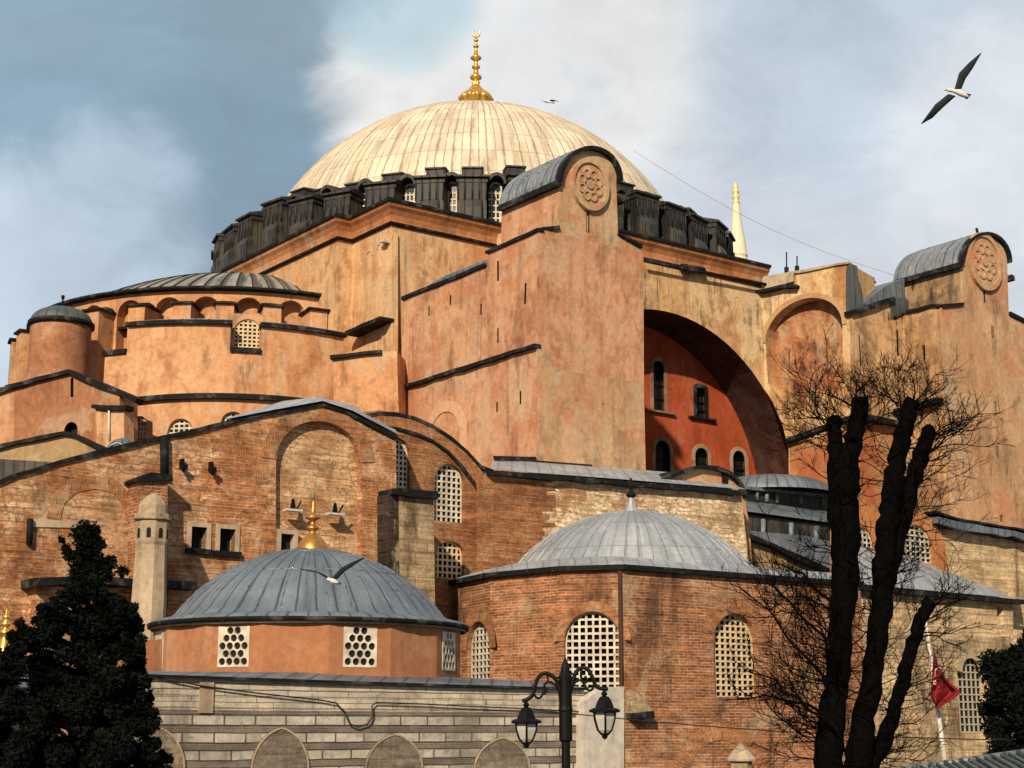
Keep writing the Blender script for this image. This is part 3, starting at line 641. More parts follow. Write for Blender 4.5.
for i, w in enumerate(wins):
    grille(pt, w, .3, 2 if i > 0 else 3, 4, .07, [IRON, DARKW], TYM, 'window_grille', .05)
# cables and pipes along the spandrel cornice
mb = MB(); mb.tube([ps.at(*ps.hit(*q), .5) for q in [(641, 263), (680, 271), (720, 278), (765, 287)]], .10, 6)
mb.tube([ps.at(*ps.hit(*q), .35) for q in [(678, 268), (700, 272)]], .22, 6)
mb.build('drain_pipe', [EDGE], MQ)

# ---- west (left) buttress tower
pv, pu = PV(-33.0), PU(-19.5)
mb = MB()
line = [(538.5, 229), (489, 251), (486, 264), (403, 297)]
O = pu.px([(536, 520)] + line + [(398, 520)])
holes = [slit(mb, pu, *q) for q in [(498, 261, 498, 281, .16), (525.7, 283, 525, 304, .16), (450.5, 295, 450.5, 305, .14), (481, 304, 481, 315, .13), (429, 306, 429, 316, .12), (498, 328, 498, 343, .12), (497, 402, 497, 412, .13), (520.5, 391, 520.5, 404, .13)]]
slab(mb, pu, O, 7.05, holes, topmi=1, revmi=2)
TW = mb.build('buttress_tower', [PINK, EDGE, HOLE], MQ)
mb = MB()
strip(mb, pu, pu.px([(403, 297), (487, 263)]), .22, .14, .3); strip(mb, pu, pu.px([(487, 251.5), (539.5, 228)]), .2, .14, .3); strip(mb, pv, pv.px([(538.5, 228.2), (557.3, 226.2)]), .2, .2, .3)
strip(mb, pu, pu.px([(400, 387.5), (538, 344)]), .25, .24, .2)
slab(mb, pu, pu.px([(405, 294), (440, 274), (486, 256), (486, 266), (405, 299)]), 2.0, front=-.4, mi=1)
mb.build('coping', [EDGE, LEADB], TW)
mb = MB(); A = archpx(pu, 424, 467, 401, 470, 22); bandring(mb, pu, A[1:] + [A[0]], .60, .06)
mb.build('blind_arch', [PINKL], TW)
def fpx(pl, pts): return pl.px(pts)
# front face: shoulder, barrel headed top
def barrel(cx, yt, xl, xr, ys, yb, n=16): # front outline of the barrel headed top block in pixels
    out = []
    for k in range(n+1):
        t = PI - PI*k/n; out.append((cx + (xr-xl)/2*math.cos(t), ys - (ys-yt)*math.sin(t)))
    return out
arcL = barrel(588, 151, 558.5, 615.5, 183, 0)
mb = MB()
hs = [slit(mb, pv, 587, 209, 587, 233, .22), slit(mb, pv, 584, 355, 584, 365.5, .22), (rectpx(pv, 585, 589, 296, 304), .4, 2), (rectpx(pv, 575, 577.5, 400, 402.5), .3, 2), (rectpx(pv, 601, 603.5, 403, 405.5), .3, 2)]
F_ = pv.px([(536, 520), (539.2, 229), (557.3, 227), (558.5, 183)] + arcL[1:-1] + [(615.5, 183), (617.3, 234), (640.2, 246.5), (646, 520)])
slab(mb, pv, F_, .10, hs, front=.06, holemi=1, revmi=1)
mb.build('front_face', [TANPINK, HOLE, HOLE], TW)
mb = MB(); slab(mb, pv, pv.px([(557.3, 230)] + [(558.5, 183)] + arcL[1:-1] + [(615.5, 183), (617.3, 234)]), 4.9, front=-.05); mb.build('tower_head', [PINK], TW)
def barrel_roof(pl, arc, depth, parent, mats, th=.22):
    mb = MB(); p = pl.px(arc); zz = p[0][1]; o = []
    ca = (p[0][0]+p[-1][0])/2; zb = min(p[0][1], p[-1][1])
    o = [(ca+(a-ca)*(1+th/abs(p[0][0]-ca)), zb+(z-zb)*(1+th/(max(q[1] for q in p)-zb))) for a, z in p]
    n = len(p)
    for i in range(n-1):                                            # the sheet along the vault
        q = [pl.at(*w, f) for f in (-.05, -depth) for w in (o[i], o[i+1], p[i+1], p[i])]
        mb.add(q, [(0, 1, 5, 4), (1, 2, 6, 5), (2, 3, 7, 6), (3, 0, 4, 7), (0, 3, 2, 1), (4, 5, 6, 7)], 0)
    for i in range(n-1):                                            # dark rolled rim on the gable
        slab(mb, pl, [p[i], p[i+1], o[i+1], o[i]], .5, front=.32, mi=1)
    for k in range(1, 8):
        pts = [pl.at(ca+(a-ca)*1.005, zb+(z-zb)*1.005, -.05-(depth-.1)*k/8) for a, z in o]; mb.tube(pts, .05, 5, 0)
    for sgn, w in ((0, o[0]), (-1, o[-1])):                       # eaves
        c = 1 if sgn == 0 else -1
        a = w[0]; slab(mb, pl, [(a-c*.16, zb-.30), (a+c*.12, zb-.26), (a+c*.12, zb+.10), (a-c*.16, zb+.02)], depth+.2, front=.30, mi=1)
    return mb.build('barrel_roof', mats, parent)
barrel_roof(pv, arcL, 5.0, TW, [LEAD, EDGE])
mb = MB(); strip(mb, pv, pv.px([(617, 233), (640.5, 245.5)]), .22, .22, .3); mb.build('shoulder_coping', [EDGE], TW)
def roundel(pl, cx, cy, rx, parent, mat):
    a, z = pl.hit(cx, cy); r = abs(pl.hit(cx+rx, cy)[0]-a); mb = MB()
    def circ(r_, n=40): return [(a+r_*math.cos(2*PI*k/n), z+r_*1.12*math.sin(2*PI*k/n)) for k in range(n)]
    def ring(r0, r1, f, back=0.0):
        o, i = circ(r1), circ(r0)
        for k in range(40):
            j = (k+1) % 40; slab(mb, pl, [i[k], o[k], o[j], i[j]], f-back, front=f)
    slab(mb, pl, circ(r*.86), .10, front=.13); ring(r*.84, r, .24)
    for k in range(8):                                              # rosette of rounded petals cut by ribs
        t = 2*PI*(k+.5)/8; c = (a+r*.46*math.cos(t), z+r*1.12*.46*math.sin(t)); q = r*.205
        loop = [(c[0]+q*math.cos(2*PI*m/14), c[1]+q*1.1*math.sin(2*PI*m/14)) for m in range(14)]
        inn = [(c[0]+q*.62*math.cos(2*PI*m/14), c[1]+q*.68*math.sin(2*PI*m/14)) for m in range(14)]
        for m in range(14): w = (m+1) % 14; slab(mb, pl, [inn[m], loop[m], loop[w], inn[w]], .1, front=.21)
    q = r*.17; slab(mb, pl, [(a+q*math.cos(2*PI*m/14), z+q*1.1*math.sin(2*PI*m/14)) for m in range(14)], .1, front=.22)
    return mb.build('roundel', [mat], parent)
roundel(pv.off(.06), 588.3, 185.5, 18.5, TW, TANPINK)

# ---- east (right) buttress tower, its stepped west flank and the stained niche
n0, n1_ = Wp(6.55, -23.36), Wp(8.5, -29.3); pu8, pS, pu12 = Plane(n0, n1_-n0), PV(-29.3), PU(12.4)
mb = MB()
slab(mb, pu8, pu8.px([(789.5, 520), (788.5, 450), (783, 426), (773, 402.5), (757, 377), (755.5, 279.5), (849.6, 263.5), (856, 520)]), 4.0, [([(a, z) for a, z in pu8.px([(797, 445), (790.5, 430), (783, 410), (768, 383), (765.5, 345)] + [(804 + 38.5*math.cos(t), 334 - 35*math.sin(t) - 38.5*math.cos(t)*.24) for t in [PI-PI*k/16 for k in range(17)]] + [(843, 445)])], .9, 2)], mi=0, topmi=1)
NB = mb.build('niche_wall', [CREAM, EDGE, NICHE], MQ)
nl = pu8.px([(765.5, 345)] + [(804 + 38.5*math.cos(t), 334 - 35*math.sin(t) - 38.5*math.cos(t)*.24) for t in [PI-PI*k/16 for k in range(17)]] + [(843, 345)])
mb = MB(); bandring(mb, pu8, nl[1:-1], .32, .07); mb.build('niche_band', [RIMP], NB)
mb = MB(); strip(mb, pu8, pu8.px([(758, 292), (785, 286), (800, 286)]), .25, .5, .1); 
strip(mb, pu8, pu8.px([(764, 277), (849.6, 262)]), .18, .15, .5, 1)
slab(mb, pu8, pu8.px([(764, 279), (795, 273), (795, 282), (764, 292)]), .3, front=.25, mi=1)
slab(mb, pS, pS.px([(850.2, 264), (857, 266), (857, 278), (860, 284), (863, 300), (863, 313), (850.2, 313)]), .4, front=.04, mi=2)
mb.build('pier_flashing', [EDGE, STONEP, DKLEAD2], NB)
mb = MB(); S1 = pS.px([(852, 312.5), (891, 298), (893, 297), (902, 560), (860, 560)])
slab(mb, pS, S1, .25, [(slit(mb, pS, 859, 335, 861, 366, .1)[0], .2, 2)], topmi=1, revmi=2)
slab(mb, pS, pS.px([(866, 309), (891, 299), (893, 298), (902, 560), (874, 560)]), 5.7, front=-.251, topmi=1)
SB = mb.build('stepped_flank', [STAINW, EDGE, HOLE], MQ)
mb = MB(); strip(mb, pS, pS.px([(848.5, 311), (891, 297)]), .34, .3, .4); slab(mb, pS, pS.px([(864, 305), (889, 285), (908, 277), (908, 299), (893, 299)]), 2.4, front=-.3, mi=1)
slab(mb, pS, pS.px([(889.5, 299), (903, 297), (908, 301), (908, 314), (890.5, 319)]), .6, front=.06, mi=2)
mb.build('flank_coping', [EDGE, LEADB, DKLEAD2], SB)
mb = MB(); O = pu12.px([(890, 560), (888, 318), (905, 311), (932, 304.5), (941, 305), (955, 560)])
slab(mb, pu12, O, 7.1, [slit(mb, pu12, 897, 330, 898, 356, .15), slit(mb, pu12, 924, 345, 924.5, 360, .16)], topmi=1, revmi=2)
TE = mb.build('buttress_tower', [STAINW, EDGE, HOLE], MQ)
mb = MB(); strip(mb, pu12, pu12.px([(890, 319), (906, 311), (932, 304.5), (940.5, 304.5)]), .24, .16, .3); strip(mb, pv, pv.px([(940, 304.5), (961.5, 303)]), .24, .2, .3); mb.build('coping', [EDGE], TE)
mb = MB(); arcR = barrel(983.5, 236, 960.5, 1006.5, 264, 0)
F_ = pv.px([(953, 560), (940.5, 306), (961.5, 304), (960.5, 264)] + arcR[1:-1] + [(1006.5, 264), (1008, 313), (1030, 324), (1042, 560)])
slab(mb, pv, F_, .10, [slit(mb, pv, 983, 282, 983.5, 303, .22), slit(mb, pv, 991.5, 326, 992, 338, .24), slit(mb, pv, 994, 402, 994.3, 415, .22), slit(mb, pv, 996, 446, 996.4, 458.5, .24), slit(mb, pv, 1000, 515, 1000, 522, .2)], front=.06, holemi=1, revmi=1)
mb.build('front_face', [TANPINK, HOLE, HOLE], TE)
mb = MB(); slab(mb, pv, pv.px([(961, 306), (960.5, 264)] + arcR[1:-1] + [(1006.5, 264), (1008, 314)]), 5.2, front=-.05); mb.build('tower_head', [STAIND], TE)
barrel_roof(pv, arcR, 5.3, TE, [LEAD, EDGE])
mb = MB(); strip(mb, pv, pv.px([(1008, 312), (1031, 324)]), .25, .22, .3); mb.build('shoulder_coping', [EDGE], TE)
roundel(pv.off(.06), 983, 262, 16.5, TE, TANPINK)
mb = MB(); q = pv.at(*pv.hit(980, 236), -.1); mb.tube([q, q + V((-.12, 0, .55))], .09, 6); mb.build('roof_rod', [IRON], TE)
# lean-to coping and red lower panel on the flank
mb = MB(); strip(mb, pu8, pu8.px([(789, 440), (856, 416)]), .3, .6, .1); slab(mb, pu8, pu8.px([(790, 447), (858, 424), (859, 500), (791, 500)]), .4, front=.05, mi=1)
slab(mb, pS, pS.px([(858, 424), (900, 430), (903, 510), (861, 505)]), .3, front=.05, mi=1); strip(mb, pS, pS.px([(857, 415), (899, 424)]), .38, .7, .1)
slab(mb, pu12, pu12.px([(893, 412), (943, 398), (944, 403), (893, 418)]), .9, front=.6)
mb.build('lower_coping', [EDGE, plaster('red orange plaster', (.36, .11, .045), (.36, .15, .06), (.46, .28, .14), .7, .2, 17)], NB)

# ---- west semi dome, its drum wall with arched recesses, and the two conches
SD = Wp(-19, 0, 0); ZE = 28.5; RS = 13.6
mb = MB()
def wall_ring(mb, c, R, z0, z1, a0, a1, holes, rec=.6, mi=0, hm=None, step=R_(3), top=None):
    """curved wall with arched recesses: holes = (angle, half width, sill z, crown z)"""
    hm = mi if hm is None else hm; c = V(c)
    P = lambda a, r, z: c + V((r*math.cos(a), r*math.sin(a), z))
    def face(a, b, za0, za1, zb0, zb1, r=R, m=mi): mb.add([P(a, r, za0), P(b, r, zb0), P(b, r, zb1), P(a, r, za1)], [(0, 1, 2, 3)], m, [[(a*R, za0), (b*R, zb0), (b*R, zb1), (a*R, za1)]])
    cuts = sorted(holes); cur = a0
    def plain(a, b):
        n = max(1, int((b-a)/step))
        for k in range(n): face(a+(b-a)*k/n, a+(b-a)*(k+1)/n, z0, z1, z0, z1)
    for th, hw, zs, zt in cuts:
        h = hw/R; plain(cur, th-h); n = 12
        crown = lambda x: zt-hw + hw*math.sqrt(max(0, 1-x*x))
        for k in range(n):
            x0 = -1+2*k/n; x1 = -1+2*(k+1)/n; A, B = th+x0*h, th+x1*h
            face(A, B, z0, zs, z0, zs); face(A, B, crown(x0), z1, crown(x1), z1)
            r2 = R-rec; face(A, B, zs, crown(x0), zs, crown(x1), r2, hm)
            mb.add([P(A, R, crown(x0)), P(B, R, crown(x1)), P(B, r2, crown(x1)), P(A, r2, crown(x0))], [(0, 1, 2, 3)], mi)
            mb.add([P(A, R, zs), P(B, R, zs), P(B, r2, zs), P(A, r2, zs)], [(0, 1, 2, 3)], mi)
        for a in (th-h, th+h): mb.add([P(a, R, zs), P(a, R, zt-hw), P(a, R-rec, zt-hw), P(a, R-rec, zs)], [(0, 1, 2, 3)], mi)
        cur = th+h
    plain(cur, a1)
def ang_at(c, R, px_, z):                                           # wall angle seen at a pixel column
    best = None
    for k in range(2000):
        a = PI*.3 + PI*1.6*k/2000; p = V(c) + V((R*math.cos(a), R*math.sin(a), z)); d = p-CAM
        if V((math.cos(a), math.sin(a), 0)).dot(d) > 0: continue
        x = 512+F*d.x/d.dot(FW); e = abs(x-px_)
        if best is None or e < best[0]: best = (e, a)
    return best[1]
aW = math.atan2(-EE.y, -EE.x) % (2*PI)                             # west
def zat(c, R, px_, py_, z): a = ang_at(c, R, px_, z); p = V(c) + V((R*math.cos(a), R*math.sin(a), 0)); return atY(px_, py_, p.y).z
nx = [92, 129, 168, 205.5, 248.5, 291.5]
angs = [ang_at(SD, RS, x, 27) for x in nx]; pitch = (angs[-1]-angs[1])/4
hl = [(a, .86, 22.0 if abs(x-248.5) < 1 or abs(x-129) < 1 else 25.6, 27.98) for a, x in zip(angs, nx)]
more = [angs[0]-pitch*k for k in (1, 2, 3, 4)]; hl += [(a, .86, 25.6, 27.98) for a in more]
wall_ring(mb, SD, RS, 14, ZE, aW-R_(100), aW+R_(100), hl, .75, 0, 0)
SW = mb.build('semi_dome_wall', [ORANGE, EDGE], MQ)
mb = MB(); mb.lathe(SD, [(13.3, ZE-.20), (14.0, ZE-.15), (14.05, ZE+.02), (13.6, ZE+.12)], 96, mi=0); mb.build('eave', [EDGE], SW)
mb = MB(); cap_h = 3.9; Rs = (12.7**2+cap_h**2)/(2*cap_h); t0 = math.asin((Rs-cap_h)/Rs)
mb.lathe(SD, [(Rs*math.cos(t), ZE+.05+cap_h-Rs+Rs*math.sin(t)) for t in [t0+(PI/2-t0)*k/14 for k in range(14)]] + [(0, ZE+.05+cap_h)], 96, ru=12.7); mb.lathe(SD, [(13.7, ZE+.06), (12.5, ZE+.22)], 96)
for k in range(76):
    a = 2*PI*(k+.5)/76; mb.tube([SD + V((Rs*math.cos(t)*math.cos(a), Rs*math.cos(t)*math.sin(a), ZE+.06+cap_h-Rs+Rs*math.sin(t))) for t in [t0+(PI/2-t0)*.9*j/8 for j in range(9)]], .045, 4, 1, False)
mb.build('semi_dome', [LEADS, EDGE], MQ)
for k, (a, hw, zs, zt) in enumerate(sorted(hl)):                    # radial piers between the recesses
    mid = a + pitch/2; d = V((math.cos(mid), math.sin(mid), 0)); mb = MB()
    mb.box(SD + d*(RS+.5) + V((0, 0, 24.95)), (1.7, 1.05, 4.4), mid, 0)
    mb.box(SD + d*(RS+.55) + V((0, 0, 27.22)), (1.95, 1.35, .13), mid, 1)
    mb.box(SD + d*(RS+.2) + V((0, 0, 27.42)), (1.2, 1.2, .28), mid, 1, .6)
    mb.build('wall_pier', [ORANGE, EDGE], SW)
    mb = MB(); dd = V((math.cos(a), math.sin(a), 0))
    if zs > 23: mb.box(SD + dd*(RS-.45) + V((0, 0, 25.75)), (.7, 1.68, .16), a, 0)
    else: mb.box(SD + dd*(RS-.45) + V((0, 0, 26.35)), (.7, 1.68, .14), a, 0)
    mb.build('recess_sill', [EDGE], SW)
# conches
XC = V((-17.6, 97.5, 0)); XR = 12.0
ztop = zat(XC, XR, 190, 324, 22); znot = zat(XC, XR, 247, 351, 20); print('conch z', ztop, znot)
gap1 = (ang_at(XC, XR, 231, ztop), ang_at(XC, XR, 262, ztop)); gap0a = ang_at(XC, XR, 128.5, ztop)
mb = MB()
def arcblock(mb, c, R0, R1, a0, a1, z0, z1, mi=0, topmi=1, n=None, z1in=None):
    n = n or max(2, int(abs(a1-a0)/R_(4))); c = V(c); P = lambda a, r, z: c + V((r*math.cos(a), r*math.sin(a), z)); zi = z1 if z1in is None else z1in
    for k in range(n):
        A = a0+(a1-a0)*k/n; B = a0+(a1-a0)*(k+1)/n
        mb.add([P(A, R1, z0), P(B, R1, z0), P(B, R1, z1), P(A, R1, z1)], [(0, 1, 2, 3)], mi, [[(A*R1, z0), (B*R1, z0), (B*R1, z1), (A*R1, z1)]])
        mb.add([P(A, R0, zi), P(B, R0, zi), P(B, R1, z1), P(A, R1, z1)], [(0, 1, 2, 3)], topmi)
        mb.add([P(A, R0, z0), P(B, R0, z0), P(B, R1, z0), P(A, R1, z0)], [(0, 1, 2, 3)], mi)
    for a in (a0, a1): mb.add([P(a, R0, z0), P(a, R1, z0), P(a, R1, z1), P(a, R0, zi)], [(0, 1, 2, 3)], mi)
aL, aR = ang_at(XC, XR, 105, znot), ang_at(XC, XR, 343, ztop)+.004
arcblock(mb, XC, .1, XR, aL, aR, 8, znot)
gapA = (aL, gap0a)
arcblock(mb, XC, 1, XR-.004, gap0a, gap1[0], znot, ztop, z1in=ztop+2.2); arcblock(mb, XC, 1, XR-.004, gap1[1], aR, znot, ztop, z1in=ztop+2.2)
CO = mb.build('conch_wall', [ORANGE, EDGE], MQ)
for a0, a1, r0, r1, z0, z1 in ((gap0a-.008, gap1[0]+.008, XR-.6, XR+.22, ztop-.02, ztop+.22), (gap1[1]-.008, aR+.008, XR-.6, XR+.22, ztop-.02, ztop+.22), (gapA[0]-.01, gap0a-.002, XR-1.2, XR+.14, znot-.12, znot+.16), (gap1[0]+.002, gap1[1]-.002, XR-1.2, XR+.14, znot-.12, znot+.16)):
    mb = MB(); arcblock(mb, XC, r0, r1, a0, a1, z0, z1, 0, 0); mb.build('conch_coping', [EDGE], CO)
mb = MB()                                                           # low lead roofs of the conch behind the coping
for a0, a1 in ((gap0a, gap1[0]), (gap1[1], aR)): mb = MB(); arcblock(mb, XC, 5.0, XR-.55, a0+.02, a1-.02, ztop+.1, ztop+.45, 0, 0, z1in=ztop+1.5); mb.build('conch_roof', [LEAD], CO)
am = (gap1[0]+gap1[1])/2; q = XC + V((math.cos(am), math.sin(am), 0))*(XR-1.5)
wp_ = Plane(SD + V((math.cos(angs[4]), math.sin(angs[4]), 0))*(RS-.70), V((-math.sin(angs[4]), math.cos(angs[4]), 0)))
q = XC + V((math.cos(am), math.sin(am), 0))*(XR-.9); wp_ = Plane(q, V((-math.sin(am), math.cos(am), 0)))
wq = Plane(q, wp_.t); A = archpx(wq, 234, 261.5, 319, 351)
mb = MB(); mb.add([wq.at(*w, -.4) for w in rectpx(wq, 229, 264, 316, 353)], [(0, 1, 2, 3)], 0); 
slab(mb, wq, rectpx(wq, 228, 265, 314, 356), 1.0, [(A, .3)], mi=0); mb.build('window_surround', [ORANGE], CO)
grille(wq, A, .1, 6, 8, .10, [LATTY, DARKW], CO)
YC = Wp(-25.5, 10.5, 0); mb = MB(); arcblock(mb, YC, .1, 7.1, PI*.5, PI*2.0, 8, ztop, z1in=ztop+1.5); mb.build('conch_wall', [ORANGE, EDGE], MQ)
mb = MB(); arcblock(mb, YC, 6.5, 7.3, PI*.5, PI*2, ztop, ztop+.24, 0, 0); mb.build('conch_coping', [EDGE], MQ)

# ---- round stair turret with a small lead dome
q = atY(61, 330, 88.5); TC = V((q.x, q.y, 0)); zt = atY(61, 318, 86.7).z; mb = MB()
mb.lathe(TC, [(1.70, 10), (1.70, zt)], 32, mi=0); mb.lathe(TC, [(1.7, zt-.12), (1.86, zt-.10), (1.86, zt+.14), (1.7, zt+.2)], 32, mi=1)
STU = mb.build('stair_turret', [DKOR, EDGE], MQ)
mb = MB(); mb.lathe(TC, [(1.74*math.cos(t), zt+.15+.95*math.sin(t)) for t in [PI/2*k/10 for k in range(10)]] + [(0, zt+1.1)], 32); TD = mb.build('turret_dome', [DKLEAD2], STU)
mb = MB(); mb.tube([TC + V((0, 0, zt+1.0)), TC + V((0, 0, zt+1.75))], [.07, .04], 6); mb.tube([TC + V((0, 0, zt+1.6)), TC + V((0, 0, zt+1.8))], .10, 6); mb.build('finial', [IRON], TD)

# ---- gallery wall below the conch
GCc, GR = V((-15.8, 91.3, 0)), 8.8
zg = atY(245, 398, 82.5).z; mb = MB(); g0, g1 = ang_at(GCc, GR, 122, zg), PI*2.0
gw = [(139, 416, 441, .5), (180, 418.5, 441, .72), (233, 411.5, 436, .66)]
gh = []
for x, yt, yb, hw in gw:
    a = ang_at(GCc, GR, x, zg-1.5); gh.append((a, hw, zat(GCc, GR, x, yb, zg-2), zat(GCc, GR, x, yt, zg-1)))
wall_ring(mb, GCc, GR, 4, zg, g0, g1, gh, .35, 0, 0)
GA = mb.build('gallery_wall', [ORANGE, EDGE], MQ)
for a, hw, zs, zt_ in gh:
    n_ = V((math.cos(a), math.sin(a), 0)); pl = Plane(GCc + n_*(GR-.01), V((-n_.y, n_.x, 0))); grille(pl, arch(-hw, hw, zs, zt_), .22, 5, 5, .09, [LATT, DARKW], GA, pane=.06)
mb = MB(); arcblock(mb, GCc, GR-.4, GR+.28, g0-.02, g1, zg-.06, zg+.22, 0, 0, z1in=zg+.34); mb.build('gallery_coping', [EDGE], GA)
mb = MB(); arcblock(mb, GCc, 4.0, GR-.2, g0, g1, zg, zg+.3, 0, 0, z1in=zg+.9); mb.build('gallery_roof', [LEAD], GA)
# ---- left pier with gable top, slit and doorway
pg = Plane(atY(60, 400, 81.5).xy.to_3d(), (math.cos(R_(-24)), math.sin(R_(-24)), 0)); mb = MB()
slab(mb, pg, pg.px([(14.5, 500), (14.5, 385), (72, 371.5), (119.5, 391), (119.5, 500)]), 1.5, [slit(mb, pg, 72, 378, 72, 397, .19), (archpx(pg, 64, 77.5, 422, 440), .5, 2)], topmi=1, revmi=2)
LP = mb.build('west_pier', [DKOR, EDGE, HOLE], MQ)
mb = MB(); strip(mb, pg, pg.px([(8, 386), (72, 370), (120, 390), (140, 399)]), .28, .25, .4); mb.build('coping', [EDGE], LP)
pl2 = PF(80.2, R_(55)); mb = MB(); pz = Plane(pg.at(*pg.hit(14.5, 400)).xy.to_3d(), (1, .12, 0))
slab(mb, pz, pz.px([(-25, 500), (-25, 400), (14.4, 385), (14.4, 500)]), 4, topmi=1); strip(mb, pz, pz.px([(-25, 398), (14.5, 384)]), .28, .2, .4, 1); mb.build('pier_return', [PINK, EDGE], LP)
mb = MB(); pq = Plane(atY(110, 430, 79.4).xy.to_3d(), (math.cos(R_(-24)), math.sin(R_(-24)), 0)); slab(mb, pq, pq.px([(95.5, 500), (95.5, 409), (124, 409.5), (124, 500)]), .8, topmi=1); strip(mb, pq, pq.px([(94, 405), (123, 406), (128, 405.5)]), .26, .2, .5, 1)
mb.tube([pq.at(*pq.hit(110.5, 411), .12), pq.at(*pq.hit(110.5, 440), .12)], .05, 6, 2); mb.build('link_wall', [ORANGE, EDGE, POLEW], MQ)

# ================================================================== BRICK WING IN FRONT OF THE MOSQUE
VB = thing('brick_wing', 'long patched brick wing with low gable roof and blind arch before the orange mosque', 'building', Wp(-38, -44, 0))
pb = PV(-40.0); mb = MB()
roof = [(-60, 503), (0, 480), (14, 474), (30, 470), (60, 460.5), (100, 450), (165, 435.5), (230, 420.5), (290, 408.5), (320, 403.5), (345, 411), (396, 437)]
bl = [(276, 600), (276, 462)] + [(318.5 + 42.5*math.cos(PI-PI*k/16) , 461 - 40*math.sin(PI-PI*k/16) + 1.5*math.cos(PI-PI*k/16)) for k in range(17)] + [(361, 600)]
w1, w2, w3 = rectpx(pb, 191, 206.5, 527, 549), rectpx(pb, 219.5, 235, 529, 551.5), rectpx(pb, 280.5, 293.5, 534, 556)
slab(mb, pb, pb.px(roof + [(397, 560), (399, 800), (-60, 800)]), 8, [(w1, .4, 2), (w2, .4, 2), (pb.px(bl), .28, 3)], topmi=1)
WG = mb.build('brick_wall', [BRICKR, LEAD, HOLE, BRICKF], VB)
mb = MB(); strip(mb, pb, pb.px([(x, y-.5) for x, y in roof]), .17, .12, .4); mb.build('roof_edge', [EDGE], VB)
mb = MB()
pts = [(220, 424), (275, 400), (320, 396.5)]; L = PV(-40)
pbk = PV(-35.5); fr_ = [pb.at(a, z+.03, .2) for a, z in pb.px([(222, 421), (270, 411.5), (320, 402.5), (350, 412), (396, 436)])]
bk_ = [pbk.at(*pbk.hit(*q)) for q in [(229, 417.5), (283, 401), (316, 397), (346, 403), (392, 424)]]
for i in range(4): mb.add([fr_[i], fr_[i+1], bk_[i+1], bk_[i]], [(0, 1, 2, 3)], 0); mb.add([bk_[i], bk_[i+1], bk_[i+1] - V((0, 0, .9)), bk_[i] - V((0, 0, .9))], [(0, 1, 2, 3)], 0)
mb.build('lead_roof', [LEADP], VB)
ringl = pb.px([(318.5 + 42.5*math.cos(PI-PI*k/20), 461 - 40*math.sin(PI-PI*k/20) + 1.5*math.cos(PI-PI*k/20)) for k in range(21)])
mb = MB(); bandring(mb, pb, ringl, .62, .035); mb.build('blind_arch', [RING], WG)
mb = MB(); bandring(mb, pb, pb.px([(212, 452), (228, 450), (243, 458), (252, 470), (257, 486)]), .5, .012); mb.build('blind_arch', [RING], WG)
mb = MB(); bandring(mb, pb, pb.px([(60, 520), (64, 503), (78, 492), (95, 489), (112, 493), (122, 504), (126, 520)]), .5, .03); mb.build('blind_arch', [RING], WG)
for w in (w1, w2, w3):
    mb = MB(); x0, x1 = w[0][0], w[1][0]; z0, z1 = w[0][1], w[2][1]; f = .17
    for r in ([(x0-f, z0-f), (x0, z0-f), (x0, z1+f), (x0-f, z1+f)], [(x1, z0-f), (x1+f, z0-f), (x1+f, z1+f), (x1, z1+f)], [(x0, z1), (x1, z1), (x1, z1+f), (x0, z1+f)]): slab(mb, pb, r, .4, front=.05)
    slab(mb, pb, [(x0-f-.06, z0-.2), (x1+f+.06, z0-.2), (x1+f+.06, z0), (x0-f-.06, z0)], .4, front=.16, mi=1)
    if w is w3: slab(mb, pb, w, .12, front=-.262, mi=2)
    mb.build('window', [PALE, EDGE, HOLE], WG)
# projecting buttress with lead cap, ledge, stone course, pipe, lamps and patches
mb = MB(); p9 = pb.off(.9); slab(mb, p9, p9.px([(138, 482), (167.5, 480), (169, 800), (139, 800)]), 1.1); slab(mb, p9, p9.px([(134, 479), (150, 472.5), (171, 475), (171.5, 481), (134, 482)]), 1.3, front=.15, mi=1); mb.build('buttress', [BRICK, EDGE], VB)
mb = MB(); p12 = pb.off(1.2); strip(mb, p12, p12.px([(33, 578), (110, 577), (196, 582)]), .3, .1, 1.3); mb.build('ledge', [EDGE], VB)
mb = MB(); p7 = pb.off(.7); slab(mb, p7, p7.px([(36, 586), (192, 589), (192, 800), (36, 800)]), .8); mb.build('lower_wall', [BRICKR], VB)
mb = MB(); slab(mb, pb, pb.px([(30, 519), (80, 521), (80, 528), (30, 527)]), .1, front=.05); mb.build('stone_course', [PALE], WG)
mb = MB(); mb.tube([pb.at(*pb.hit(163, 438), .1), pb.at(*pb.hit(163.5, 478), .1)], .17, 6); mb.build('drain_pipe', [EDGE], VB); mb = MB(); mb.tube([pb.at(*pb.hit(29, 519), .12), pb.at(*pb.hit(28, 545), .12)], .11, 6); mb.build('drain_pipe', [EDGE], VB)
for x, y in ((184, 467), (213, 470)):
    pf_ = pb.off(.3); mb = MB(); c = pf_.at(*pf_.hit(x, y)); mb.box(c, (.2, .16, .16), AX); mb.box(c + V((0, 0, -.13)), (.08, .1, .16), AX); mb.box(c + V((0, 0, .18)) - pb.n*.2, (.12, .2, .3), AX, 0); mb.tube([c, c - pb.n*.5], .06, 6); mb.build('floodlight', [IRON, WHITEP], VB)
for x, y in ((293, 504), (335, 508)):
    pf_ = pb.off(.25); mb = MB(); c = pf_.at(*pf_.hit(x, y)); mb.box(c + V((0, 0, -.25)), (.7, .35, .08), AX, 1); mb.box(c + V((.0, 0, .0)), (.17, .16, .40), AX, 0, .5); mb.tube([c + V((.15, 0, -.2)), c + V((.32, 0, .12))], .035, 5); mb.build('floodlight', [IRON, WHITEP], VB)
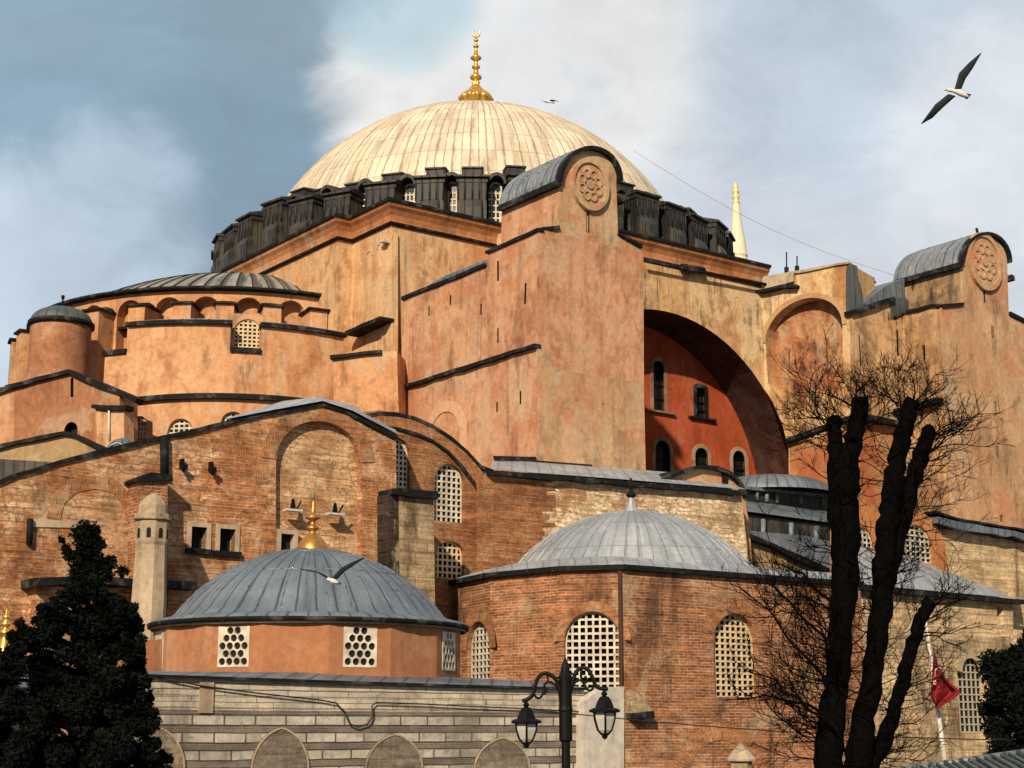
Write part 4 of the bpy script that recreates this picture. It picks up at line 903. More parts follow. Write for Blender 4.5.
# stone turret like a little minaret
pq_ = pb.off(1.75); q = pq_.at(*pq_.hit(149, 600)); TT = V((q.x, q.y, 0)); zz = lambda y: atY(149, y, TT.y).z; mb = MB()
r = .60
mb.lathe(TT, [(r*1.02, 4), (r*1.02, zz(600)), (r*.92, zz(546)), (r*.98, zz(543)), (r*.98, zz(521)), (r*1.08, zz(519)), (r*1.10, zz(515)), (r*.86, zz(514)), (r*.86, zz(506)), (r*.74, zz(502)), (r*.45, zz(497)), (.12, zz(494)), (0, zz(493.5))], 8, smooth=False, a0=PI/8, a1=PI/8+2*PI)
TU = mb.build('stone_turret', [STONEP], VB)
mb = MB(); mb.lathe(TT, [(r*1.0, zz(521.3)), (r*1.15, zz(520.6)), (r*1.15, zz(519.2)), (r, zz(518.4))], 8, smooth=False, a0=PI/8, a1=PI/8+2*PI); mb.build('cornice', [GREYST], TU)
mb = MB()
for k in range(8):
    a = k*PI/4; d = V((math.cos(a), math.sin(a), 0)); pl = Plane(TT + d*(r*.98*math.cos(PI/8)), V((-d.y, d.x, 0))); mb = MB(); slab(mb, pl, arch(-.075, .075, zz(539), zz(529), 6), .1, front=.015); mb.build('slot', [HOLE], TU)
# lower ochre gable and little glazed lead dome behind the wing's roof line
mb = MB(); po = PF(75, R_(-10)); slab(mb, po, po.px([(-30, 540), (-30, 453), (0, 446.5), (65, 433.5), (76, 435), (108, 450), (108, 540)]), 3, topmi=1)
OG = mb.build('ochre_gable', [BEIGE, EDGE], VB); mb = MB(); strip(mb, po, po.px([(-30, 452), (0, 445), (65, 432), (76, 433.5), (110, 449)]), .26, .25, .3); mb.build('coping', [EDGE], OG)
po2 = PF(73, R_(-10)); mb = MB(); slab(mb, po2, po2.px([(-30, 540), (-30, 462), (0, 459), (52, 462), (52, 540)]), 1.6, topmi=1); mb.build('lean_to', [DKLEAD, LEADB], VB)
q = atY(122, 446, 76); q.z -= .35; mb = MB(); mb.lathe((q.x, q.y, q.z-2), [(.72, 0), (.72, 2.05)], 20); mb.lathe(q, [(.75*math.cos(t), .72*math.sin(t)) for t in [PI/2*k/8 for k in range(8)]] + [(0, .72)], 20)
mb.tube([q + V((.02-.45, -.66, .25)), q + V((-.02, -.74, .38)), q + V((.3, -.70, .22))], .035, 5, 1); mb.build('skylight_dome', [LEADB, WHITEP], VB)

# ---- vaulted brick gable with lattice windows and the dirty stone buttress
pa = PV(-38.0); mb = MB()
vault = [(340, 423), (360, 415.5), (378, 412.5), (395, 413), (414, 417.5), (432, 425.5), (450, 437), (466, 451), (480, 466), (492, 470.5)]
wa, wb, wc = archpx(pa, 385, 410, 438, 491), archpx(pa, 434.5, 464.5, 464, 522), archpx(pa, 436, 464.5, 541, 578.5, rise=.75)
slab(mb, pa, pa.px([(340, 640)] + vault + [(494, 640)]), 9, [(wa, .45), (wb, .45), (wc, .45)], topmi=1, holemi=2)
VG = mb.build('vaulted_gable', [BRICKD, LEAD, HOLE], VB)
mb = MB(); strip(mb, pa, pa.px([(x, y-.5) for x, y in vault]), .17, .12, .5); mb.build('roof_edge', [EDGE], VG)
inner = pa.px([(366, 426.5), (380, 425), (397, 427.5), (415, 432.5), (432, 440), (448, 451), (462, 466), (474, 482), (482, 494)])
mb = MB(); strip(mb, pa, inner, .16, .10, .02); mb.build('arch_rib', [EDGE], VG)
mb = MB(); bandring(mb, pa, inner, .62, .07); mb.build('vault_band', [RING], VG)
grille(pa, wa, .22, 6, 10, .082, [LATT, DARKW], VG); grille(pa, wb, .22, 6, 10, .082, [LATT, DARKW], VG); grille(pa, wc, .22, 6, 6, .082, [LATTY, DARKW], VG)
mb = MB(); pd = PV(-40.9); slab(mb, pd, pd.px([(399, 492), (433.5, 495), (435.5, 640), (401, 640)]), 2.9); slab(mb, pd, pd.px([(389, 494), (399.2, 495), (401, 640), (390, 640)]), 2.4, front=-.04, mi=2); DS = mb.build('stone_buttress', [GREYST, EDGE, brick('sooty stone', (.05, .042, .034), (.03, .026, .022), (.015, .013, .012), .5, 1.1, .03, 0, seed=21, soot=.6)], VB)
mb = MB(); strip(mb, pd, pd.px([(390, 489), (435, 492)]), .32, .25, 2.0); mb.build('coping', [EDGE], DS)

# ---- pale rubble annex in front of the left tower, its lead roof and the orange barrel vault beside it
pr_ = PV(-38.5); mb = MB()
slab(mb, pr_, pr_.px([(488, 473.5), (530, 477), (600, 482), (741, 493), (747, 545), (756, 660), (488, 660)]), 5.3, topmi=1)
mb_r = mb.build('rubble_wall', [RUBBLE, EDGE], VB)
mb = MB(); strip(mb, pr_, pr_.px([(486, 471), (530, 474.5), (600, 480), (742, 491.5)]), .26, .35, .3, 0); mb.build('eave', [EDGE], VB)
mb = MB(); fr = [pr_.at(a, z+.02, .3) for a, z in pr_.px([(486, 470), (530, 474), (600, 479), (742, 490.5)])]
pt_ = PV(-32.9); bk = [pt_.at(*pt_.hit(*q)) for q in [(492, 461), (537, 462), (590, 466), (700, 474.5)]]
for i in range(3): mb.add([fr[i], fr[i+1], bk[i+1], bk[i]], [(0, 1, 2, 3)], 0)
for i in range(2): mb.add([bk[i] + V((0, 0, .25)) + pt_.n*.05, bk[i+1] + V((0, 0, .25)) + pt_.n*.05, bk[i+1] + V((0, 0, -.02)) + pt_.n*.2, bk[i] + V((0, 0, -.02)) + pt_.n*.2], [(0, 1, 2, 3)], 1)
mb.build('lead_roof', [LEADP, EDGE], VB)
mb = MB(); rj = random.Random(5); slab(mb, PV(-38.42), PV(-38.42).px([(478, 473.5), (543, 478)] + [p_ for k in range(22) for x_ in (541 + rj.choice((0, 2, 4, 7, 10, 13)),) for p_ in ((x_, 479.5+k*4), (x_+.3, 483+k*4))] + [(552, 650), (478, 650)]), .2, front=.10); mb.build('brick_patch', [BRICKD], VB)
pe = PV(-36.8); mb = MB()
ov = [(650, 482), (664, 478.5), (680, 471), (697, 466.5), (714, 467.5), (728, 473.5), (738, 483), (745, 498), (750, 530), (757, 640)]
wn = archpx(pe, 737, 746.5, 519, 547, rise=.8)
slab(mb, pe, pe.px([(650, 640)] + ov), 7, [(wn, .3, 2)], topmi=1); OV = mb.build('orange_vault', [ORANGE, EDGE, HOLE], VB)
mb = MB(); strip(mb, pe, pe.px([(x, y-1) for x, y in ov[:8]]), .22, .3, .4); mb.box(pe.at(*pe.hit(724, 487), .05), (.3, .2, 1.3), AX); mb.build('roof_edge', [EDGE], OV)
grille(pe, wn, .1, 3, 5, .10, [LATT, DARKW], OV, pane=.08)

# ---- stepped lead roofs between the vault and the right wing
RB = thing('stone_wing', 'pale stone wing with dark stepped lead roofs behind the bare pollarded tree', 'building', Wp(2, -40, 0))
p30, p32, p35, p41 = PV(-28.6), PV(-32), PV(-35.2), PV(-41)
mb = MB(); slab(mb, p30, p30.px([(742, 488), (870, 499), (900, 503), (900, 560), (742, 560)]), 4, topmi=1); 
for x in (756, 766, 776, 800, 822): mb.tube([p30.at(*p30.hit(x, 489+(x-742)*.085), .06), p30.at(*p30.hit(x, 500+(x-742)*.085), .06)], .14, 6, 1)
CL = mb.build('clerestory', [DKLEAD, LEADB], RB)
mb = MB(); c = p30.at(*p30.hit(795, 490), -2.2); cz = c.z-.15
mb.lathe((c.x, c.y, cz), [(4.1*math.cos(t), 1.25*math.sin(t)) for t in [PI/2*k/10 for k in range(10)]] + [(0, 1.25)], 40); mb.build('low_dome', [LEADB], RB)
mb = MB(); strip(mb, p30, p30.px([(742, 487), (900, 501)]), .2, .3, .3, 0); mb.build('clerestory_eave', [LEADB], RB)
mb = MB(); top = [p30.at(*p30.hit(*q), .02) for q in [(745, 501), (900, 518)]]; bot = [p32.at(*p32.hit(*q), .3) for q in [(744, 512), (900, 533)]]
mb.add([bot[0], bot[1], top[1], top[0]], [(0, 1, 2, 3)], 0); mb.build('middle_roof', [LEADB], RB)
mb = MB(); slab(mb, p32, p32.px([(744, 514), (900, 535), (900, 600), (744, 600)]), 1.0); 
for x in (762, 790, 815): mb.tube([p32.at(*p32.hit(x, 517+(x-744)*.13), .08), p32.at(*p32.hit(x, 545), .08)], .16, 6, 1)
mb.build('middle_tier', [DKLEAD, LEADB], RB)
mb = MB(); slab(mb, p35, p35.px([(748, 541), (766, 547), (800, 563), (835, 578.5), (872, 596), (872, 700), (750, 700)]), 3, topmi=1); BW = mb.build('beige_wall', [BEIGE, LEADB], RB)
mb = MB(); strip(mb, p35, p35.px([(744, 535), (766, 543), (800, 559), (835, 575), (876, 594)]), .28, .4, .3); mb.build('roof_edge', [EDGE], BW)
mb = MB(); fr = [p35.at(*p35.hit(*q), .4) for q in [(744, 534), (800, 558), (876, 593)]]; bk = [p32.at(*p32.hit(*q), .06) for q in [(742, 530), (805, 536), (900, 556)]]
for i in range(2): mb.add([fr[i], fr[i+1], bk[i+1], bk[i]], [(0, 1, 2, 3)], 0)
mb.build('lower_roof', [LEADB], RB)
# stone wing wall with eave roof, niche and lattice window
ww, wd = archpx(p41, 958, 985, 650, 732, pointed=0), archpx(p41, 997.5, 1003.5, 605, 636)
mb = MB(); slab(mb, p41, p41.px([(822, 585), (893, 591), (1013, 600.5), (1016, 900), (822, 900)]), 5, [(ww, .5), (wd, .5)], topmi=1, holemi=2); ST = mb.build('stone_wall', [ASHLAR, EDGE, HOLE], RB)
mb = MB(); slab(mb, p41.off(-1.0), p41.off(-1.0).px([(1010, 601), (1100, 609), (1100, 900), (1012, 900)]), 4); mb.build('stone_return', [ASHLAR], RB)
mb = MB(); bandring(mb, p41, ww[2:], .42, .05); mb.build('arch_surround', [PALE], ST)
grille(p41, ww, .25, 6, 11, .075, [LATTG, DARKW], ST)
mb = MB(); slab(mb, p41, p41.px([(880, 632), (960, 640), (1010, 636), (1012, 660), (880, 655)]), .1, front=.04); mb.build('stained_course', [GREYST], ST)
p37 = PV(-37.2); mb = MB()
ev = [p41.at(a, z, .45) for a, z in p41.px([(826, 582), (893, 588.5), (1018, 599.5)])]
tp = [p37.at(a, z, 0) for a, z in p37.px([(830, 545), (897, 552), (1010, 596)])]
for i in range(2): mb.add([ev[i], ev[i+1], tp[i+1], tp[i]], [(0, 1, 2, 3)], 0); mb.add([ev[i] + V((0, 0, -.05)), ev[i+1] + V((0, 0, -.05)), ev[i+1] + V((0, 0, -.28)), ev[i] + V((0, 0, -.28))], [(0, 1, 2, 3)], 1); mb.add([ev[i] + V((0, 0, -.28)), ev[i+1] + V((0, 0, -.28)), ev[i+1] + V((0, 0, -.28)) - p41.n*.5, ev[i] + V((0, 0, -.28)) - p41.n*.5], [(0, 1, 2, 3)], 1)
mb.build('eave_roof', [LEADP, EDGE], RB)
wv, wu = archpx(p37, 903, 932, 525, 562), archpx(p37, 852, 874, 527, 562)
mb = MB(); slab(mb, p37, p37.px([(840, 640), (840, 510), (870, 505), (905, 508), (922, 512), (935, 522), (944, 540), (949, 570), (951, 640)]), .7, [(wv, .4), (wu, .4)], topmi=1, holemi=2); AV = mb.build('orange_lunette', [plaster('vivid orange plaster', (.50, .20, .075), (.46, .17, .06), (.36, .12, .045), .5, .2, 18), EDGE, HOLE], RB)
mb = MB(); slab(mb, p37, p37.px([(885, 535), (903, 529), (903, 640), (885, 640)]), .1, front=.04); mb.build('pale_jamb', [PALE], AV)
grille(p37, wv, .15, 6, 7, .10, [LATT, DARKW], AV); grille(p37, wu, .15, 5, 7, .10, [LATT, DARKW], AV)
mb = MB(); slab(mb, PV(-36.9), PV(-36.9).px([(930, 515), (1100, 548), (1100, 700), (935, 700)]), 3.8); UP_ = mb.build('upper_stone_wall', [ASHLAR], RB)
mb = MB(); pk = PV(-36.9); strip(mb, pk, pk.px([(928, 518), (945, 522), (1024, 536), (1100, 549)]), .45, .7, .3, 1); strip(mb, pk, pk.px([(928, 523.5), (945, 527), (1024, 541), (1100, 554)]), .16, .45, .1, 0); strip(mb, pk, pk.px([(926, 512), (945, 518.5), (1024, 532), (1100, 545)]), .16, .75, .3, 0); mb.build('ledge', [EDGE, LEADB], UP_)

# ================================================================== BRICK BAPTISTERY WITH ITS LEAD DOME
EZ = atY(622, 565.5, 62).z
vt = [atZ(*q, EZ) for q in [(405, 594), (421, 588), (490, 574), (561, 567.5), (623, 565.8), (640, 567), (860, 583)]]
vt = [V((p.x, p.y, 0)) for p in vt]; vt[0] = vt[1] + (vt[1]-vt[2]).normalized()*4
# keep the two facets either side of the drain pipe shallow
back = [vt[6] + NN*14, vt[0] + EE*9]
BP = thing('brick_baptistery', 'square red brick building with cut corners, tall lattice windows and a broad pale lead dome', 'building', (vt[3]+vt[6])/2)
BF = {}
for i in range(6):
    p, q = vt[i], vt[i+1]; L = (q-p).length; pl = Plane(p, q-p); BF[i] = pl; ho = []; gr = []
    if i == 1: A = archpx(pl, 467, 489.5, 622, 705); ho = [(A, .4)]; gr = [(A, 6, 13)]
    if i == 3: A = archpx(pl, 564.5, 620.5, 612, 705); ho = [(A, .4)]; gr = [(A, 8, 13)]
    if i == 5: A = archpx(pl, 714, 757.5, 614, 697); ho = [(A, .4)]; gr = [(A, 8, 14)]
    mb = MB(); slab(mb, pl, [(0, 0), (L, 0), (L, EZ-.12), (0, EZ-.12)], .9, ho, mi=0, holemi=1); wl = mb.build('brick_wall', [BRICK, HOLE], BP)
    for A, nc, nr in gr:
        grille(pl, A, .20 if i != 5 else .28, nc, nr, .085, [LATT if i < 5 else LATTY, DARKW], wl, pane=.2)
        mb = MB(); c = (A[0][0]+A[1][0])/2; w = (A[1][0]-A[0][0])/2+.02; zs = max(z for a, z in A)-w+.02; n = 26
        vs = []; us = []; fs = []
        for k in range(n+1):
            t = PI*k/n; m, M_ = (w, w+(.62 if i != 3 else .40))
            vs += [pl.at(c+m*math.cos(t), zs+m*math.sin(t), .03), pl.at(c+M_*math.cos(t), zs+M_*math.sin(t), .03)]
        for k in range(n): fs.append((2*k, 2*k+1, 2*k+3, 2*k+2)); u0 = PI*k/n*(w+.4); u1 = PI*(k+1)/n*(w+.4); us.append([(0, u0), (.78, u0), (.78, u1), (0, u1)]); us[-1] = [(b, a) for a, b in us[-1]]
        mb.add(vs, fs, 0, us)
        mb.build('brick_arch', [RING], wl, recalc=False)
pts = vt + back; mb = MB()
mb.add([p + V((0, 0, EZ-.14)) for p in pts], [tuple(t) for t in tessellate_polygon([[V((p.x, p.y, 0)) for p in pts]])], 0)
for i in (6, 7, 8):
    a, b = pts[i], pts[(i+1) % 9]; mb.add([a, b, b + V((0, 0, EZ-.1)), a + V((0, 0, EZ-.1))], [(0, 1, 2, 3)], 1)
mb.build('roof_deck', [LEADP, BRICK], BP)
def eave(name, verts, z, out, th, mats, parent, inn=.5, rise=.18):
    mb = MB(); n = len(verts); o = []; i_ = []
    for k in range(n):
        d1 = (verts[k]-verts[k-1]).normalized() if k else (verts[1]-verts[0]).normalized(); d2 = (verts[k+1]-verts[k]).normalized() if k < n-1 else d1
        n1 = V((d1.y, -d1.x, 0)); n2 = V((d2.y, -d2.x, 0)); m = n1+n2; m = m/m.dot(n1); o.append(verts[k]+m*out); i_.append(verts[k]-m*inn)
    for k in range(n-1):
        q = [o[k]+V((0, 0, z)), o[k+1]+V((0, 0, z)), o[k+1]+V((0, 0, z-th)), o[k]+V((0, 0, z-th)), i_[k]+V((0, 0, z+rise)), i_[k+1]+V((0, 0, z+rise)), i_[k]+V((0, 0, z-th)), i_[k+1]+V((0, 0, z-th))]
        mb.add(q, [(0, 1, 2, 3), (3, 2, 7, 6)], 1); mb.add([q[0], q[1], q[5], q[4]], [(0, 1, 2, 3)], 0)
    return mb.build(name, mats, parent)
eave('eave', vt, EZ+.04, .22, .20, [LEADP, EDGE], BP, 1.4, .5)
DCc = V(((631-512)/F*72*.985, 70.3, 0)); z_ap = atY(630, 512.5, 70.3).z; zb = EZ+.25; Rb = 5.55; hcap = z_ap-zb
Rs2 = (Rb*Rb+hcap*hcap)/(2*hcap); t0 = math.asin((Rs2-hcap)/Rs2); mb = MB()
mb.lathe(DCc, [(Rb+.1, zb-.7)] + [(Rs2*math.cos(t), zb+hcap-Rs2+Rs2*math.sin(t)) for t in [t0+(PI/2-t0)*k/20 for k in range(20)]] + [(0, zb+hcap)], 96, ru=Rb)
for k in range(52):
    a = 2*PI*k/52; mb.tube([DCc + V((Rs2*math.cos(t)*math.cos(a), Rs2*math.cos(t)*math.sin(a), zb+hcap-Rs2+Rs2*math.sin(t))) for t in [t0+(PI/2-t0)*.96*j/10 for j in range(11)]], .035, 4, 0, False)
BD = mb.build('lead_dome', [LEADP], BP)
zf = lambda y: atY(629.5, y, 70.3).z
mb = MB(); mb.lathe(DCc, [(.50, zf(514)-.1), (.34, zf(511)), (.20, zf(506)), (.13, zf(501)), (.11, zf(498))], 16, mi=1); mb.lathe(DCc, [(.11, zf(498)), (.21, zf(496.5)), (.23, zf(495)), (.20, zf(493.5)), (.09, zf(492.5)), (.08, zf(488)), (.14, zf(487)), (.14, zf(485.5)), (.07, zf(484.5)), (.05, zf(479)), (0, zf(477))], 14, mi=0); mb.build('finial', [IRON, LEADP], BD)
mb = MB(); pl = BF[3]; L3 = (vt[4]-vt[3]).length; q0 = pl.at(L3-.1, 0, .12); mb.tube([q0 + V((0, 0, 1)), q0 + V((0, 0, EZ-.2))], .085, 8); mb.build('drain_pipe', [flat('rusty dark pipe', (.045, .022, .016), .8)], BP)
p5 = BF[5]; mb = MB(); strip(mb, p5, p5.px([(626, 713), (646, 711)]), .3, .5, .1); slab(mb, p5, p5.px([(626, 690), (634, 697), (646, 711), (626, 713)]), .5, front=.4, mi=1); mb.build('side_canopy', [EDGE, GREYST], BP)
c, z = p5.hit(722, 790); w = abs(p5.hit(757, 760)[0]-c); mb = MB(); vs = []; fs = []; us = []
for k in range(27):
    t = PI*k/26; vs += [p5.at(c+(w)*math.cos(t), z+w*math.sin(t), .03), p5.at(c+(w+.7)*math.cos(t), z+(w+.7)*math.sin(t), .03)]
for k in range(26): fs.append((2*k, 2*k+1, 2*k+3, 2*k+2)); us.append([(PI*k/26*w, 0), (PI*k/26*w, .7), (PI*(k+1)/26*w, .7), (PI*(k+1)/26*w, 0)])
mb.add(vs, fs, 0, us); mb.build('brick_arch', [RING], BP, recalc=False)

# ================================================================== NEAR DOMED FOUNTAIN HOUSE
Hc = V(((315-512)/F*52.8, 52.0, 0)); HZ = 6.22
FH = thing('fountain_house', 'small orange drum with grey lead dome above a banded stone and brick wall', 'building', Hc)
RD = 4.92; off = ang_at(Hc, RD, 329, 5.5)
mb = MB(); ns = 16; va = [off + 2*PI*k/ns for k in range(ns)]
ring0 = [Hc + V((RD*math.cos(a), RD*math.sin(a), 0)) for a in va]
DRM = None
mbd = MB(); wins2 = []
for k in range(ns):
    p, q = ring0[k], ring0[(k+1) % ns]; pl = Plane(p, q-p); L = (q-p).length; ho = []
    if k % 2 == 0:
        c = L/2; A = [(c-.52, 4.80), (c+.52, 4.80), (c+.52, 5.98), (c-.52, 5.98)]; ho = [(A, .2, 1)]; wins2.append((pl, A))
    slab(mbd, pl, [(0, 1.0), (L, 1.0), (L, HZ-.1), (0, HZ-.1)], .5, ho)
DRM = mbd.build('drum', [DRUMOR, HOLE], FH)
for pl, A in wins2:                                                 # pierced white slabs: staggered round holes
    mb = MB(); x0, x1 = A[0][0], A[1][0]; z0, z1 = A[0][1], A[2][1]; hw = x1-x0; pa_ = .245; rr = .108; holes = []
    for r_ in range(5):
        zc = z0+.16+r_*.225; nn_ = 4 if r_ % 2 == 0 else 3; nn_ = min(nn_, 4)
        if r_ == 4: nn_ = 2
        for c_ in range(nn_):
            xc = (x0+x1)/2 + (c_-(nn_-1)/2)*pa_
            holes.append(([(xc+rr*math.cos(2*PI*m/10+.3), zc+rr*math.sin(2*PI*m/10+.3)) for m in range(10)], .07, 1))
    slab(mb, pl, A, .1, holes, front=.02, holemi=1); mb.build('window', [LATT, HOLE], DRM)
mb = MB(); mb.lathe(Hc, [(RD-.1, HZ-.12), (RD+.20, HZ-.10, 0), (RD+.22, HZ+.03, 1), (RD+.05, HZ+.12, 1), (RD-.3, HZ+.2, 1)], 48); mb.build('eave', [EDGE, LEADB], DRM)
mb = MB(); mb.lathe(Hc, [(RD+.10, HZ-.16), (RD+.10, HZ-.11)], 48); mb.build('drum_moulding', [STONEP], DRM)
zap = atY(311, 549.5, 52).z; Rb = 4.45; hc = zap-HZ-.12; k_ = 20
Rs3 = (Rb*Rb+hc*hc)/(2*hc); t0 = math.asin((Rs3-hc)/Rs3) ; mb = MB()
pd_ = [(RD+.04, HZ+.10), (Rb+.10, HZ+.17)] + [(Rs3*math.cos(t), HZ+.12+hc-Rs3+Rs3*math.sin(t)) for t in [t0+.06+(PI/2-t0-.06)*k/20 for k in range(20)]] + [(0, HZ+.12+hc)]
mb.lathe(Hc, pd_, 96, ru=Rb)
for k in range(38):
    a = 2*PI*k/38; mb.tube([Hc + V((Rs3*math.cos(t)*math.cos(a), Rs3*math.cos(t)*math.sin(a), HZ+.12+hc-Rs3+Rs3*math.sin(t))) for t in [t0+.06+(PI/2-t0)*.9*j/10 for j in range(11)]], .022, 4, 0, False)
for tz in (.40, .74): 
    t = t0+(PI/2-t0)*tz; rr = Rs3*math.cos(t); zz_ = HZ+.12+hc-Rs3+Rs3*math.sin(t); mb.lathe(Hc, [(rr+.02, zz_-.02), (rr+.03, zz_+.005), (rr-.03, zz_+.03)], 64)
FD = mb.build('lead_dome', [LEADB], FH)
fz = lambda y: atY(312.5, y, 52).z
mb = MB(); b0 = fz(551)
mb.lathe(Hc, [(.52, b0-.1), (.52, b0+.02), (.44, fz(543)), (.30, fz(538)), (.14, fz(534.5)), (.10, fz(532)), (.10, fz(531)), (.20, fz(529.5)), (.22, fz(528)), (.18, fz(526.5)), (.09, fz(525)), (.085, fz(521.5)), (.13, fz(520)), (.25, fz(518.5)), (.24, fz(516.5)), (.13, fz(515)), (.09, fz(511)), (.055, fz(505)), (.05, fz(500)), (0, fz(499))], 24)
mb.tube([Hc + V((-.03, 0, fz(500))), Hc + V((0, 0, fz(496))), Hc + V((.03, 0, fz(491)))], [.045, .06, .02], 6, 1); mb.tube([Hc + V((0, 0, fz(498))), Hc + V((.16, 0, fz(498)))], .02, 5, 1); mb.build('finial', [BRONZE, flat('verdigris', (.12, .16, .12), .7)], FD)
# banded street wall with lead flashing, pointed relieving arches and white end pier
q = atY(350, 700, 45.5); BWp = Plane((q.x, q.y, 0), EE)
O = BWp.px([(118, 674), (200, 677.5), (540, 688.5), (584, 690), (584, 1000), (118, 1000)])
print('wall top z', [round(z, 2) for a, z in O[:4]])
mb = MB(); slab(mb, BWp, O, .8); BW_ = mb.build('banded_wall', [BANDED], FH)
fr = [BWp.at(a, z, .15) for a, z in BWp.px([(112, 673), (200, 676), (330, 680.5), (450, 684.5), (585, 688)])]
bk = [BWp.at(a, z, 0) - BWp.n*2.2 for a, z in BWp.px([(112, 668), (200, 669), (330, 670), (450, 673), (585, 680)])]
mb = MB()
for i in range(4): mb.add([fr[i], fr[i+1], bk[i+1], bk[i]], [(0, 1, 2, 3)], 0); mb.add([fr[i], fr[i+1], fr[i+1]-V((0, 0, .07)), fr[i]-V((0, 0, .07))], [(0, 1, 2, 3)], 1)
mb.build('lead_flashing', [LEADB, EDGE], FH)
mb = MB(); slab(mb, BWp.off(-3.2), BWp.off(-3.2).px([(126, 640), (162, 640), (162, 700), (126, 700)]), 3); mb.build('drum_side', [DRUMOR], FH)
thin = brick('thin infill brick', (.21, .18, .145), (.16, .135, .105), (.28, .245, .195), .06, .3, .008, 0, seed=12, soot=.3, wash=.2)
for cx, ty, hw in ((156, 727, 28), (279, 727, 29), (393, 733.5, 29), (501, 737, 28)):
    a0, z0 = BWp.hit(cx-hw, 768); a1, _ = BWp.hit(cx+hw, 768); _, zt_ = BWp.hit(cx, ty); A = arch(a0, a1, z0-1.2, zt_, 18, zt_-z0+.02, .75)
    mb = MB(); slab(mb, BWp, A, .12, front=.05, mi=0); bandring(mb, BWp, A[2:], .045, .075, mi=1); mb.build('relieving_arch', [thin, STONEP], BW_)
pp = BWp.off(.35); mb = MB(); slab(mb, pp, pp.px([(583.5, 712), (585, 702), (597, 690.5), (624, 686.5), (625, 1000), (583, 1000)]), 1.6); mb.build('end_pier', [WHITEP], FH)
mb = MB(); a, z = BWp.hit(206, 690); b, y = BWp.hit(206, 713); slab(mb, BWp, [(a-.2, y), (a+.2, y), (a+.2, z+.2), (a-.2, z+.2)], .1, front=.06); mb.build('stone_post', [STONEP], BW_)

# ================================================================== FREE-STANDING THINGS
# far minaret
q = atY(737.5, 250, 185); MN = V((q.x, q.y, 0)); mz = lambda y: atY(737.5, y, 185).z
MT = thing('minaret', 'slender pale minaret rising behind the dark drum right of the main dome', 'minaret', MN)
mb = MB(); mb.lathe(MN, [(1.5, 0), (1.5, mz(300)), (2.1, mz(290)), (2.2, mz(285)), (1.15, mz(284)), (1.15, mz(258)), (1.25, mz(256))], 16, smooth=False); mb.build('shaft', [MINW], MT)
mb = MB(); mb.lathe(MN, [(1.20, mz(256)), (1.02, mz(243)), (.62, mz(222)), (.42, mz(205)), (.40, mz(203.5)), (0, mz(203))], 16); SP = mb.build('spire', [MINW], MT)
mb = MB(); mb.lathe(MN, [(.42, mz(204)), (.50, mz(202)), (.30, mz(200)), (.46, mz(198)), (.46, mz(196)), (.28, mz(194.5)), (.44, mz(192.5)), (.44, mz(190.5)), (.25, mz(189)), (.36, mz(187)), (.30, mz(185)), (.12, mz(183)), (0, mz(181))], 12); mb.build('finial', [flat('pale gilding', (.75, .58, .25), .5, .3)], SP)
# wire from the main dome to the right tower, rods on the arch roof
a_ = Wp(0, 0, 0) + V((10, -7.5, 45.6)); b_ = pv.at(*pv.hit(960, 262), -4.6); a_ = atY(634, 151, 106); b_ = PV(-27.9).at(*PV(-27.9).hit(906, 279))
mb = MB(); mb.tube([a_.lerp(b_, k/14) - V((0, 0, 1.0*math.sin(PI*k/14))) for k in range(15)], .02, 5)
tag(mb.build('wire', [flat('dull wire', (.30, .29, .28), .6)]), 'thin wire sagging from the main dome down to the right tower roof', 'wire')
for x, y0, y1, lb in ((786.5, 252, 272, 'thin dark aerial rod on the arch roof, the taller and left of the pair'), (797, 256, 270, 'thin dark aerial rod on the arch roof, the shorter and right of the pair')):
    p0, p1 = atY(x, y1, 100), atY(x, y0, 100); mb = MB(); mb.tube([p0, p1], .045, 6); mb.box(p0.lerp(p1, .12), (.25, .25, .3)); tag(mb.build('aerial_rod', [IRON]), lb, 'aerial', 'aerial rods on the arch roof')
# cables strung along and past the banded wall
cab = [(140, 674), (200, 686), (262, 694), (318, 700), (334, 703), (343, 712), (348, 724), (356, 727), (366, 724), (371, 716), (370, 706), (374, 702.5), (420, 704), (470, 706.5), (530, 709), (583, 712)]
mb = MB(); mb.tube([BWp.at(*BWp.hit(*q), .10) for q in cab], .022, 6); tag(mb.build('cable', [CABLE]), 'black cable drooping in a loop across the banded stone wall', 'cable')
a_ = atY(515, 708, 30); b_ = atY(1010, 740, 34); mb = MB(); mb.tube([a_.lerp(b_, k/20) - V((0, 0, .12*math.sin(PI*k/20))) for k in range(21)], .011, 5); tag(mb.build('cable', [CABLE]), 'thin dark cable crossing from behind the street lamp to the flagpole', 'cable')

